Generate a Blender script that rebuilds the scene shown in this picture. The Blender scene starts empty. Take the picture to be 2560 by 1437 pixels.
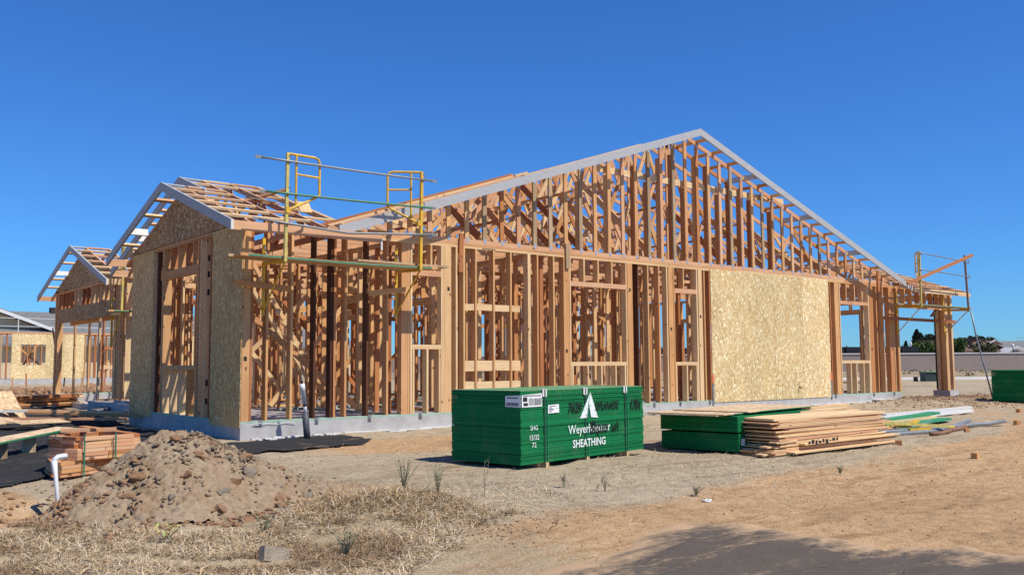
import bpy, math, random
import numpy as np
from mathutils import Matrix, Vector

random.seed(7)
rng = np.random.default_rng(11)
SC = bpy.context.scene
COL = SC.collection

# ------------------------------------------------------------------ camera
CAM = Vector((-5.687, -13.474, 0.876))
YAW, PITCH, ROLL = 0.68514, 0.08340, -0.00577
_f = Vector((math.sin(YAW) * math.cos(PITCH), math.cos(YAW) * math.cos(PITCH), math.sin(PITCH)))
_r = Vector((math.cos(YAW), -math.sin(YAW), 0))
_u = _r.cross(_f)
_R = _r * math.cos(ROLL) + _u * math.sin(ROLL)
_U = -_r * math.sin(ROLL) + _u * math.cos(ROLL)
cd = bpy.data.cameras.new('camera')
cd.sensor_width = 36.0
cd.lens = 32.334
cd.clip_start = 0.05
cd.clip_end = 6000
cam = bpy.data.objects.new('camera', cd)
COL.objects.link(cam)
cam.matrix_world = Matrix(((_R.x, _U.x, -_f.x, CAM.x), (_R.y, _U.y, -_f.y, CAM.y), (_R.z, _U.z, -_f.z, CAM.z), (0, 0, 0, 1)))
SC.camera = cam

# ------------------------------------------------------------------ sky, sun, exposure
SUN_EL = math.radians(56)
SUN_AZ = math.radians(20)          # light travels toward (-sin, +cos)
w = bpy.data.worlds.new('World')
SC.world = w
w.use_nodes = True
wn = w.node_tree
sky = wn.nodes.new('ShaderNodeTexSky')
sky.sky_type = 'NISHITA'
sky.sun_disc = False
sky.sun_elevation = SUN_EL
sky.sun_rotation = math.pi - SUN_AZ
sky.altitude = 1500
sky.air_density = 1.25
sky.dust_density = 0.0
sky.ozone_density = 2.6
bg = wn.nodes['Background']
bg.inputs['Strength'].default_value = 0.09
tint = wn.nodes.new('ShaderNodeMix')
tint.data_type = 'RGBA'
tint.blend_type = 'MULTIPLY'
tint.inputs[0].default_value = 1.0
tint.inputs[7].default_value = (0.31, 0.745, 1.38, 1)      # deep clear-sky blue of this camera
wn.links.new(sky.outputs['Color'], tint.inputs[6])
wn.links.new(tint.outputs[2], bg.inputs['Color'])
sl = bpy.data.lights.new('sun', 'SUN')
sl.energy = 5.0
sl.angle = math.radians(0.53)
sl.color = (1.0, 0.94, 0.83)
so = bpy.data.objects.new('sun', sl)
COL.objects.link(so)
trav = Vector((-math.sin(SUN_AZ) * math.cos(SUN_EL), math.cos(SUN_AZ) * math.cos(SUN_EL), -math.sin(SUN_EL)))
so.rotation_euler = trav.to_track_quat('-Z', 'Y').to_euler()
so.location = (10, -20, 30)
SC.view_settings.view_transform = 'Standard'
SC.view_settings.look = 'None'
SC.view_settings.gamma = 1.0
SC.view_settings.use_curve_mapping = False
SC.view_settings.exposure = 0.15
SC.cycles.max_bounces = 8
SC.cycles.diffuse_bounces = 5
SC.cycles.use_denoising = False

# ------------------------------------------------------------------ materials
def new_mat(name, rough=0.8, spec=0.3):
    m = bpy.data.materials.new(name)
    m.use_nodes = True
    nt = m.node_tree
    b = nt.nodes['Principled BSDF']
    b.inputs['Roughness'].default_value = rough
    b.inputs['Specular IOR Level'].default_value = spec
    return m, nt, b

def nd(nt, typ, **kw):
    n = nt.nodes.new(typ)
    for k, v in kw.items():
        if k in n.inputs.keys():
            n.inputs[k].default_value = v
        else:
            setattr(n, k, v)
    return n

def coords(nt, scale=(1, 1, 1), kind='Object', rand=True, rot=(0, 0, 0)):
    tc = nd(nt, 'ShaderNodeTexCoord')
    mp = nd(nt, 'ShaderNodeMapping')
    mp.inputs['Scale'].default_value = scale
    mp.inputs['Rotation'].default_value = rot
    src = tc.outputs[kind]
    if rand:
        oi = nd(nt, 'ShaderNodeObjectInfo')
        mu = nd(nt, 'ShaderNodeMath', operation='MULTIPLY')
        mu.inputs[1].default_value = 57.0
        nt.links.new(oi.outputs['Random'], mu.inputs[0])
        ad = nd(nt, 'ShaderNodeVectorMath', operation='ADD')
        nt.links.new(src, ad.inputs[0])
        nt.links.new(mu.outputs[0], ad.inputs[1])
        src = ad.outputs[0]
    nt.links.new(src, mp.inputs['Vector'])
    return mp.outputs['Vector']

def noise(nt, vec, scale, detail=4, rough=0.55, dist=0.0):
    n = nd(nt, 'ShaderNodeTexNoise')
    n.inputs['Scale'].default_value = scale
    n.inputs['Detail'].default_value = detail
    n.inputs['Roughness'].default_value = rough
    n.inputs['Distortion'].default_value = dist
    if vec is not None:
        nt.links.new(vec, n.inputs['Vector'])
    return n.outputs['Fac']

def ramp(nt, fac, stops, interp='LINEAR'):
    r = nd(nt, 'ShaderNodeValToRGB')
    r.color_ramp.interpolation = interp
    e = r.color_ramp.elements
    while len(e) > 1:
        e.remove(e[0])
    first = True
    for p, c in stops:
        c = (c, c, c) if isinstance(c, (int, float)) else c
        if first:
            el = e[0]; el.position = p; first = False
        else:
            el = e.new(p)
        el.color = (*c, 1)
    nt.links.new(fac, r.inputs['Fac'])
    return r.outputs['Color']

def mix(nt, fac, a, b, mode='MIX'):
    m = nd(nt, 'ShaderNodeMix', data_type='RGBA', blend_type=mode)
    if isinstance(fac, (int, float)):
        m.inputs[0].default_value = fac
    else:
        nt.links.new(fac, m.inputs[0])
    for i, v in ((6, a), (7, b)):
        if isinstance(v, (tuple, list)):
            m.inputs[i].default_value = (*v, 1)
        else:
            nt.links.new(v, m.inputs[i])
    return m.outputs[2]

def bump(nt, b, h, strength=0.3, dist=0.01):
    n = nd(nt, 'ShaderNodeBump')
    n.inputs['Strength'].default_value = strength
    n.inputs['Distance'].default_value = dist
    nt.links.new(h, n.inputs['Height'])
    nt.links.new(n.outputs['Normal'], b.inputs['Normal'])

def wood(name, stops, grain=0.28, knots=True, rough=0.75):
    m, nt, b = new_mat(name, rough, 0.25)
    oi = nd(nt, 'ShaderNodeObjectInfo')
    base = ramp(nt, oi.outputs['Random'], stops)
    v = coords(nt, (1, 1, 0.045))
    g = noise(nt, v, 42, 5, 0.6, 0.4)
    gr = ramp(nt, g, [(0.25, 1 - grain), (0.5, 1.0), (0.75, 1 + grain * 0.35)])
    c = mix(nt, 1.0, base, gr, 'MULTIPLY')
    v3 = coords(nt, (1, 1, 0.25))
    bl = noise(nt, v3, 3.2, 3)
    c = mix(nt, 1.0, c, ramp(nt, bl, [(0.3, (0.84, 0.78, 0.74)), (0.6, 1.0), (0.8, (1.06, 1.04, 1.0))]), 'MULTIPLY')
    if knots:
        vo = nd(nt, 'ShaderNodeTexVoronoi')
        vo.inputs['Scale'].default_value = 5.5
        nt.links.new(coords(nt, (1, 1, 0.55)), vo.inputs['Vector'])
        kf = ramp(nt, vo.outputs['Distance'], [(0.0, 1.0), (0.07, 0.85), (0.12, 0.0)])
        c = mix(nt, kf, c, (0.16, 0.07, 0.03))
    nt.links.new(c, b.inputs['Base Color'])
    bump(nt, b, g, 0.15, 0.004)
    return m

M = {}
M['wood'] = wood('fir_lumber', [(0.0, (0.58, 0.29, 0.11)), (0.15, (0.68, 0.42, 0.19)), (0.3, (0.52, 0.235, 0.085)), (0.45, (0.70, 0.46, 0.225)), (0.6, (0.58, 0.28, 0.12)), (0.75, (0.66, 0.39, 0.17)), (0.9, (0.56, 0.26, 0.105)), (1.0, (0.47, 0.20, 0.07))])
M['wood_red'] = wood('red_fir_lumber', [(0.0, (0.43, 0.165, 0.06)), (0.5, (0.49, 0.21, 0.085)), (1.0, (0.36, 0.13, 0.045))])
M['wood_pale'] = wood('pale_new_lumber', [(0.0, (0.71, 0.48, 0.25)), (0.5, (0.75, 0.55, 0.31)), (1.0, (0.70, 0.45, 0.23))], 0.2)
M['wood_pink'] = wood('pink_truss_lumber', [(0.0, (0.63, 0.345, 0.19)), (0.4, (0.67, 0.41, 0.235)), (0.7, (0.60, 0.30, 0.155)), (1.0, (0.67, 0.43, 0.25))], 0.22)
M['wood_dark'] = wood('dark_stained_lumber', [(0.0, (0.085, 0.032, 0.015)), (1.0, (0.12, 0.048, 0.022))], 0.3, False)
M['wood_grey'] = wood('weathered_grey_lumber', [(0.0, (0.40, 0.29, 0.17)), (0.5, (0.50, 0.36, 0.21)), (1.0, (0.34, 0.24, 0.14))], 0.45)

def osb(name, cols, sx=34, sz=9, bright=0.25):
    m, nt, b = new_mat(name, 0.8, 0.2)
    tc = coords(nt, (1, 1, 1))
    nz = nd(nt, 'ShaderNodeTexNoise')
    nz.inputs['Scale'].default_value = 4.5
    nz.inputs['Detail'].default_value = 2
    nt.links.new(tc, nz.inputs['Vector'])
    dsp = nd(nt, 'ShaderNodeVectorMath', operation='MULTIPLY_ADD')
    dsp.inputs[1].default_value = (0.16, 0.16, 0.16)
    nt.links.new(nz.outputs['Color'], dsp.inputs[0])
    nt.links.new(tc, dsp.inputs[2])
    def layer(rot, s1, s2):
        mp = nd(nt, 'ShaderNodeMapping')
        mp.vector_type = 'POINT'
        mp.inputs['Rotation'].default_value = (0, rot, 0)
        nt.links.new(dsp.outputs[0], mp.inputs['Vector'])
        m2 = nd(nt, 'ShaderNodeMapping')
        m2.inputs['Scale'].default_value = (s1, 8.0, s2)
        nt.links.new(mp.outputs['Vector'], m2.inputs['Vector'])
        vo = nd(nt, 'ShaderNodeTexVoronoi')
        vo.inputs['Scale'].default_value = 1.0
        nt.links.new(m2.outputs['Vector'], vo.inputs['Vector'])
        sp = nd(nt, 'ShaderNodeSeparateColor')
        nt.links.new(vo.outputs['Color'], sp.inputs[0])
        return sp
    a = layer(0.25, sx, sz)
    c2 = layer(-0.75, sx * 0.8, sz * 0.9)
    col = ramp(nt, a.outputs[0], [(0.0, cols[0]), (0.35, cols[1]), (0.75, cols[2]), (1.0, cols[3])])
    cb = ramp(nt, c2.outputs[0], [(0.0, cols[1]), (0.6, cols[2]), (1.0, cols[3])])
    msk = ramp(nt, c2.outputs[1], [(1 - bright - 0.03, 0.0), (1 - bright, 1.0)])
    col = mix(nt, msk, col, cb)
    def big(rot, s1, s2, thr):
        mp = nd(nt, 'ShaderNodeMapping'); mp.inputs['Rotation'].default_value = (0, rot, 0)
        nt.links.new(dsp.outputs[0], mp.inputs['Vector'])
        m2 = nd(nt, 'ShaderNodeMapping'); m2.inputs['Scale'].default_value = (s1, 8.0, s2)
        nt.links.new(mp.outputs['Vector'], m2.inputs['Vector'])
        vo = nd(nt, 'ShaderNodeTexVoronoi'); vo.inputs['Scale'].default_value = 1.0
        nt.links.new(m2.outputs['Vector'], vo.inputs['Vector'])
        sp = nd(nt, 'ShaderNodeSeparateColor'); nt.links.new(vo.outputs['Color'], sp.inputs[0])
        pick = ramp(nt, sp.outputs[2], [(thr, 0.0), (thr + .01, 1.0)])
        shp = ramp(nt, vo.outputs['Distance'], [(0.34, 1.0), (0.42, 0.0)])
        return mix(nt, 1.0, pick, shp, 'MULTIPLY')
    hi = tuple(min(.92, c * 1.22) for c in cols[3])
    col = mix(nt, big(0.35, 26, 9, .80), col, hi)
    col = mix(nt, big(-0.9, 24, 9, .86), col, hi)
    col = mix(nt, big(0.1, 34, 10, .88), col, tuple(c * .8 for c in cols[0]))
    fine = noise(nt, coords(nt, (1, 1, 0.2)), 60, 3)
    col = mix(nt, 1.0, col, ramp(nt, fine, [(0.3, 0.86), (0.6, 1.04)]), 'MULTIPLY')
    oi = nd(nt, 'ShaderNodeObjectInfo')
    col = mix(nt, 1.0, col, ramp(nt, oi.outputs['Random'], [(0.0, (0.90, 0.89, 0.86)), (1.0, (1.06, 1.05, 1.05))]), 'MULTIPLY')
    blot = noise(nt, coords(nt, (1, 1, 0.5)), 1.6, 3)
    col = mix(nt, 1.0, col, ramp(nt, blot, [(0.3, 0.88), (0.7, 1.05)]), 'MULTIPLY')
    nt.links.new(col, b.inputs['Base Color'])
    bump(nt, b, a.outputs[0], 0.12, 0.004)
    return m

M['osb'] = osb('yellow_strand_board', [(0.52, 0.355, 0.15), (0.65, 0.475, 0.225), (0.71, 0.54, 0.275), (0.86, 0.73, 0.48)], 50, 13, 0.18)
M['osb_shade'] = osb('shade_toned_strand_board', [(0.46, 0.275, 0.10), (0.60, 0.385, 0.155), (0.66, 0.445, 0.195), (0.72, 0.53, 0.27)], 50, 11, 0.16)  # strand board with the end wall's shade put into a darker, warmer colour
M['osb_brown_shade'] = osb('brown_shade_toned_strand_board', [(0.23, 0.115, 0.05), (0.35, 0.20, 0.09), (0.42, 0.265, 0.13), (0.56, 0.40, 0.23)], 26, 19, 0.3)  # redder brown gable board, with the shade on it darkened into the colour
M['osb_flat'] = osb('tan_strand_board', [(0.48, 0.31, 0.17), (0.58, 0.41, 0.24), (0.64, 0.47, 0.29), (0.72, 0.57, 0.39)], 24, 16, 0.3)

def plain(name, col, rough=0.6, spec=0.3, var=0.12, scale=8, metal=0.0, col2=None, bmp=0.0, stretch=(1, 1, 1)):
    m, nt, b = new_mat(name, rough, spec)
    n = noise(nt, coords(nt, stretch), scale, 5, 0.6)
    c2 = col2 or tuple(c * (1 - 2 * var) for c in col)
    c = ramp(nt, n, [(0.32, c2), (0.62, col)])
    nt.links.new(c, b.inputs['Base Color'])
    b.inputs['Metallic'].default_value = metal
    if bmp:
        bump(nt, b, n, bmp, 0.01)
    return m

M['fascia'] = plain('grey_primed_board', (0.41, 0.415, 0.42), 0.65, 0.3, 0.07, 9, stretch=(0.5, 0.5, 3))
M['white'] = plain('white_primed_board', (0.66, 0.655, 0.63), 0.6, 0.3, 0.05, 6)
M['pvc'] = plain('white_pvc', (0.66, 0.66, 0.67), 0.35, 0.5, 0.04, 6)
M['black_pipe'] = plain('black_pipe_foam', (0.045, 0.05, 0.055), 0.6, 0.4, 0.25, 14, col2=(0.10, 0.115, 0.13))
M['concrete'] = plain('grey_concrete', (0.46, 0.45, 0.44), 0.9, 0.2, 0.12, 4, col2=(0.36, 0.345, 0.33), bmp=0.2)
M['slab'] = plain('slab_concrete', (0.50, 0.47, 0.44), 0.85, 0.2, 0.1, 2.5)
M['treated'] = plain('pale_green_treated_sill', (0.36, 0.47, 0.38), 0.8, 0.2, 0.08, 6, col2=(0.28, 0.40, 0.32))
M['yellow'] = plain('yellow_scaffold_paint', (0.74, 0.44, 0.025), 0.5, 0.4, 0.12, 14, col2=(0.52, 0.31, 0.04))
M['yellow_pale'] = plain('faded_yellow_paint', (0.62, 0.50, 0.12), 0.55, 0.4, 0.15, 12, col2=(0.40, 0.34, 0.12))
M['galv'] = plain('galvanised_steel', (0.27, 0.28, 0.285), 0.5, 0.5, 0.12, 12, 0.35)
M['greenpipe'] = plain('green_painted_rail', (0.065, 0.22, 0.115), 0.5, 0.4, 0.15, 10, col2=(0.12, 0.22, 0.14))
M['greenedge'] = plain('green_edge_paint', (0.035, 0.23, 0.11), 0.7, 0.2, 0.2, 9, col2=(0.05, 0.28, 0.14))
M['steelplate'] = plain('truss_plate_steel', (0.42, 0.47, 0.53), 0.5, 0.5, 0.1, 60, 0.3)
M['rust'] = plain('rusty_pole', (0.26, 0.14, 0.09), 0.8, 0.2, 0.2, 20)
M['black'] = plain('black_plastic', (0.02, 0.02, 0.02), 0.6, 0.4, 0.1, 10)
M['strap'] = plain('green_strap', (0.03, 0.20, 0.13), 0.5, 0.3, 0.1, 10)
M['strapblack'] = plain('dark_strap', (0.015, 0.05, 0.03), 0.5, 0.3, 0.1, 10)
M['paper'] = plain('white_paper_label', (0.78, 0.78, 0.78), 0.7, 0.2, 0.03, 8)
M['ink'] = plain('black_ink', (0.03, 0.03, 0.03), 0.7, 0.2, 0.1, 10)

def spray(name, col, thr, scale=30):
    m, nt, b = new_mat(name, 0.8, 0.2)
    b.inputs['Base Color'].default_value = (*col, 1)
    n = noise(nt, coords(nt, (1, 1, 1), rand=False), scale, 3, 0.7)
    a = ramp(nt, n, [(thr - 0.05, 0.15), (thr + 0.05, 1.0)])
    nt.links.new(a, b.inputs['Alpha'])
    return m
M['stencil'] = spray('white_stencil_paint', (0.72, 0.78, 0.75), 0.40, 42)
M['sprayblack'] = spray('black_spray_paint', (0.012, 0.02, 0.016), 0.40, 24)

def green_sheets(name):
    m, nt, b = new_mat(name, 0.8, 0.15)
    v = coords(nt, (1, 1, 1), rand=False)
    sx = nd(nt, 'ShaderNodeMapping')
    sx.inputs['Scale'].default_value = (9, 9, 84)
    nt.links.new(v, sx.inputs['Vector'])
    n = noise(nt, sx.outputs['Vector'], 2.2, 4, 0.7)
    oi = nd(nt, 'ShaderNodeObjectInfo')
    c = ramp(nt, n, [(0.25, (0.004, 0.085, 0.028)), (0.5, (0.007, 0.165, 0.052)), (0.8, (0.012, 0.23, 0.075))])
    c = mix(nt, 1.0, c, ramp(nt, oi.outputs['Random'], [(0.0, 0.78), (1.0, 1.12)]), 'MULTIPLY')
    du = noise(nt, v, 3.0, 5, 0.7)
    c = mix(nt, ramp(nt, du, [(0.52, 0.0), (0.8, 0.16)]), c, (0.30, 0.26, 0.18))
    nt.links.new(c, b.inputs['Base Color'])
    bump(nt, b, n, 0.3, 0.004)
    return m
M['green'] = green_sheets('green_sealed_sheet_edges')
M['greentop'] = plain('green_top_sheet', (0.10, 0.30, 0.14), 0.7, 0.2, 0.15, 5, col2=(0.20, 0.27, 0.13))

def fabric(name, col, dust, thr):
    m, nt, b = new_mat(name, 0.95, 0.08)
    v = coords(nt, (1, 1, 1), rand=False)
    n1 = noise(nt, coords(nt, (0.5, 2.0, 1), rand=False, rot=(0, 0, -0.5)), 2.0, 7, 0.7, 0.5)
    n2 = noise(nt, v, 14, 4, 0.7)
    ad = nd(nt, 'ShaderNodeMath', operation='MULTIPLY_ADD')
    ad.inputs[1].default_value = 0.35
    nt.links.new(n2, ad.inputs[0]); nt.links.new(n1, ad.inputs[2])
    f = ramp(nt, ad.outputs[0], [(thr, 0.0), (thr + 0.2, 0.95)])
    fine = noise(nt, v, 90, 2)
    cc = mix(nt, 1.0, col, ramp(nt, fine, [(0.3, 0.75), (0.7, 1.25)]), 'MULTIPLY')
    at = nd(nt, 'ShaderNodeVertexColor'); at.layer_name = 'dust'
    mx = nd(nt, 'ShaderNodeMath', operation='MULTIPLY_ADD')
    sp2 = nd(nt, 'ShaderNodeSeparateColor'); nt.links.new(at.outputs['Color'], sp2.inputs[0])
    nt.links.new(sp2.outputs[0], mx.inputs[0]); mx.inputs[1].default_value = 0.55; nt.links.new(ad.outputs[0], mx.inputs[2])
    f = ramp(nt, mx.outputs[0], [(thr, 0.0), (thr + 0.28, 0.97)])
    c = mix(nt, f, cc, dust)
    nt.links.new(c, b.inputs['Base Color'])
    bump(nt, b, n2, 0.25, 0.01)
    return m
M['fabric'] = fabric('black_ground_fabric', (0.032, 0.032, 0.033), (0.22, 0.16, 0.11), 0.74)
M['fabric_dusty'] = fabric('dusty_ground_fabric', (0.098, 0.081, 0.066), (0.42, 0.285, 0.17), 0.76)

def ground_mat():
    m, nt, b = new_mat('construction_dirt', 0.95, 0.1)
    v = coords(nt, (1, 1, 1), rand=False)
    at = nd(nt, 'ShaderNodeVertexColor'); at.layer_name = 'zone'
    sp = nd(nt, 'ShaderNodeSeparateColor')
    nt.links.new(at.outputs['Color'], sp.inputs[0])
    n1 = noise(nt, v, 0.9, 6, 0.65, 0.3)
    n2 = noise(nt, v, 7, 5, 0.7)
    n3 = noise(nt, v, 55, 3, 0.7)
    sand = ramp(nt, n2, [(0.3, (0.31, 0.24, 0.16)), (0.55, (0.41, 0.33, 0.225)), (0.75, (0.47, 0.385, 0.27))])
    orange = ramp(nt, n2, [(0.28, (0.33, 0.20, 0.105)), (0.55, (0.465, 0.305, 0.165)), (0.8, (0.515, 0.36, 0.21))])
    def addn(out, nz, k):
        a = nd(nt, 'ShaderNodeMath', operation='MULTIPLY_ADD')
        s = nd(nt, 'ShaderNodeMath', operation='SUBTRACT')
        nt.links.new(nz, s.inputs[0]); s.inputs[1].default_value = 0.5
        nt.links.new(s.outputs[0], a.inputs[0]); a.inputs[1].default_value = k
        nt.links.new(out, a.inputs[2])
        return a.outputs[0]
    f1 = ramp(nt, addn(sp.outputs[0], n1, 1.1), [(0.38, 0.0), (0.62, 1.0)])
    c = mix(nt, f1, sand, orange)
    straw = ramp(nt, n3, [(0.3, (0.30, 0.22, 0.13)), (0.6, (0.46, 0.37, 0.24))])
    f2 = ramp(nt, addn(addn(sp.outputs[1], n2, 1.3), n3, 0.8), [(0.45, 0.0), (0.7, 0.85)])
    c = mix(nt, f2, c, straw)
    dark = ramp(nt, n2, [(0.3, (0.16, 0.095, 0.055)), (0.7, (0.29, 0.175, 0.105))])
    f3 = ramp(nt, addn(sp.outputs[2], n2, 1.2), [(0.4, 0.0), (0.7, 1.0)])
    c = mix(nt, f3, c, dark)
    broad = noise(nt, v, 0.33, 5, 0.6, 0.6)
    c = mix(nt, 1.0, c, ramp(nt, broad, [(0.3, (0.80, 0.78, 0.75)), (0.5, 1.0), (0.7, (1.08, 1.07, 1.05))]), 'MULTIPLY')
    sc_ = noise(nt, coords(nt, (0.35, 1.6, 1), rand=False, rot=(0, 0, 0.25)), 2.2, 5, 0.7, 0.8)
    c = mix(nt, 1.0, c, ramp(nt, sc_, [(0.34, (0.72, 0.69, 0.66)), (0.46, 1.0)]), 'MULTIPLY')
    spk = ramp(nt, n3, [(0.28, (0.62, 0.6, 0.58)), (0.45, 1.0), (0.72, (1.1, 1.1, 1.1))])
    c = mix(nt, 1.0, c, spk, 'MULTIPLY')
    nt.links.new(c, b.inputs['Base Color'])
    bn = nd(nt, 'ShaderNodeMath', operation='MULTIPLY_ADD')
    bn.inputs[1].default_value = 0.35
    nt.links.new(n3, bn.inputs[0]); nt.links.new(n2, bn.inputs[2])
    bump(nt, b, bn.outputs[0], 0.9, 0.05)
    return m
M['ground'] = ground_mat()

def dirt(name, c1, c2, c3, sc=6):
    m, nt, b = new_mat(name, 0.95, 0.1)
    v = coords(nt, (1, 1, 1), kind='Object')
    n1 = noise(nt, v, sc, 6, 0.7, 0.2)
    n2 = noise(nt, v, sc * 8, 3, 0.7)
    c = ramp(nt, n1, [(0.3, c1), (0.55, c2), (0.78, c3)])
    c = mix(nt, 1.0, c, ramp(nt, n2, [(0.3, 0.75), (0.6, 1.05)]), 'MULTIPLY')
    nt.links.new(c, b.inputs['Base Color'])
    bump(nt, b, n2, 0.6, 0.03)
    return m
M['pile'] = dirt('grey_tan_fill_dirt', (0.25, 0.155, 0.085), (0.295, 0.22, 0.145), (0.335, 0.26, 0.185), 2.8)
M['clod'] = dirt('red_clay_clod', (0.25, 0.135, 0.07), (0.36, 0.21, 0.12), (0.42, 0.28, 0.18), 14)
M['pilecrumb'] = dirt('grey_brown_crumb', (0.22, 0.155, 0.10), (0.30, 0.225, 0.155), (0.37, 0.29, 0.21), 14)
M['crumb'] = dirt('brown_soil_crumb', (0.22, 0.135, 0.08), (0.31, 0.205, 0.13), (0.37, 0.265, 0.18), 14)
M['rock'] = dirt('grey_stone', (0.25, 0.20, 0.15), (0.34, 0.285, 0.215), (0.41, 0.355, 0.28), 10)

def attr_mat(name, attr='tint', rough=0.85):
    m, nt, b = new_mat(name, rough, 0.15)
    at = nd(nt, 'ShaderNodeVertexColor'); at.layer_name = attr
    nt.links.new(at.outputs['Color'], b.inputs['Base Color'])
    return m
M['blade'] = attr_mat('dry_straw_blades')
M['leaf'] = attr_mat('tree_leaves')
M['bark'] = plain('tree_bark', (0.14, 0.09, 0.06), 0.9, 0.1, 0.2, 8)
M['blockwall'] = plain('tan_block_wall', (0.33, 0.27, 0.235), 0.9, 0.1, 0.06, 3)
M['whitecap'] = plain('white_wall_cap', (0.66, 0.62, 0.57), 0.8, 0.2, 0.04, 3)
M['kerb'] = plain('pale_kerb_concrete', (0.66, 0.63, 0.57), 0.9, 0.1, 0.06, 0.6)
M['boxgreen'] = plain('dark_green_cabinet', (0.035, 0.055, 0.05), 0.5, 0.4, 0.08, 3)
M['tile'] = plain('brown_roof_tile', (0.17, 0.105, 0.075), 0.85, 0.2, 0.2, 1.5, col2=(0.115, 0.07, 0.055))
M['tiledark'] = plain('dark_tile_stack', (0.06, 0.045, 0.04), 0.8, 0.2, 0.2, 3)
M['greytile'] = plain('grey_roof_tile', (0.20, 0.20, 0.195), 0.85, 0.2, 0.12, 3)
M['stucco'] = plain('cream_stucco', (0.60, 0.48, 0.32), 0.9, 0.1, 0.05, 2)
M['stuccow'] = plain('pale_stucco', (0.55, 0.53, 0.52), 0.9, 0.1, 0.05, 2)
M['lampglobe'] = plain('white_lamp_globe', (0.75, 0.75, 0.75), 0.4, 0.5, 0.02, 3)
M['darkfence'] = plain('black_metal_fence', (0.02, 0.021, 0.023), 0.6, 0.3, 0.1, 4)
M['red'] = plain('orange_tag', (0.75, 0.18, 0.08), 0.6, 0.2, 0.05, 9)

# ------------------------------------------------------------------ mesh helpers
WM = {}

def link(o, parent=None, mw=None):
    COL.objects.link(o)
    mw = mw if mw is not None else Matrix.Identity(4)
    o.matrix_basis = mw
    WM[o.name] = mw
    if parent is not None:
        o.parent = parent
        o.matrix_parent_inverse = WM[parent.name].inverted()
    return o

def tag(o, label=None, cat=None, group=None, kind=None):
    if label: o['label'] = label
    if cat: o['category'] = cat
    if group: o['group'] = group
    if kind: o['kind'] = kind
    return o

def empty(name, loc, label=None, cat=None, group=None, rz=0.0):
    o = bpy.data.objects.new(name, None)
    o.empty_display_size = 0.2
    link(o, None, Matrix.Translation(Vector(loc)) @ Matrix.Rotation(rz, 4, 'Z'))
    return tag(o, label, cat, group)

def frame_from(a, b, up):
    a = Vector(a); b = Vector(b)
    z = (b - a).normalized()
    up = Vector(up)
    x = up.cross(z)
    if x.length < 1e-5:
        up = Vector((1, 0, 0)); x = up.cross(z)
    x.normalize()
    y = z.cross(x)
    m = Matrix.Identity(4)
    c = (a + b) / 2
    for i, vv in enumerate((x, y, z, c)):
        m[0][i], m[1][i], m[2][i] = vv
    return m, (b - a).length

BOXF = [(0, 3, 2, 1), (4, 5, 6, 7), (0, 1, 5, 4), (1, 2, 6, 5), (2, 3, 7, 6), (3, 0, 4, 7)]
_cache = {}

def box_mesh(sx, sy, sz, mat):
    k = (round(sx, 3), round(sy, 3), round(sz, 3), mat)
    if k not in _cache:
        x, y, z = sx / 2, sy / 2, sz / 2
        me = bpy.data.meshes.new('board')
        me.from_pydata([(-x, -y, -z), (x, -y, -z), (x, y, -z), (-x, y, -z), (-x, -y, z), (x, -y, z), (x, y, z), (-x, y, z)], [], BOXF)
        me.materials.append(M[mat])
        _cache[k] = me
    return _cache[k]

def lumber(name, a, b, w, d, mat, parent, up=(0, 0, 1)):
    """board from a to b; w = size across, d = size along `up`; grain runs a->b"""
    mw, L = frame_from(a, b, up)
    o = bpy.data.objects.new(name, box_mesh(w, d, L, mat))
    return link(o, parent, mw)

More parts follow.
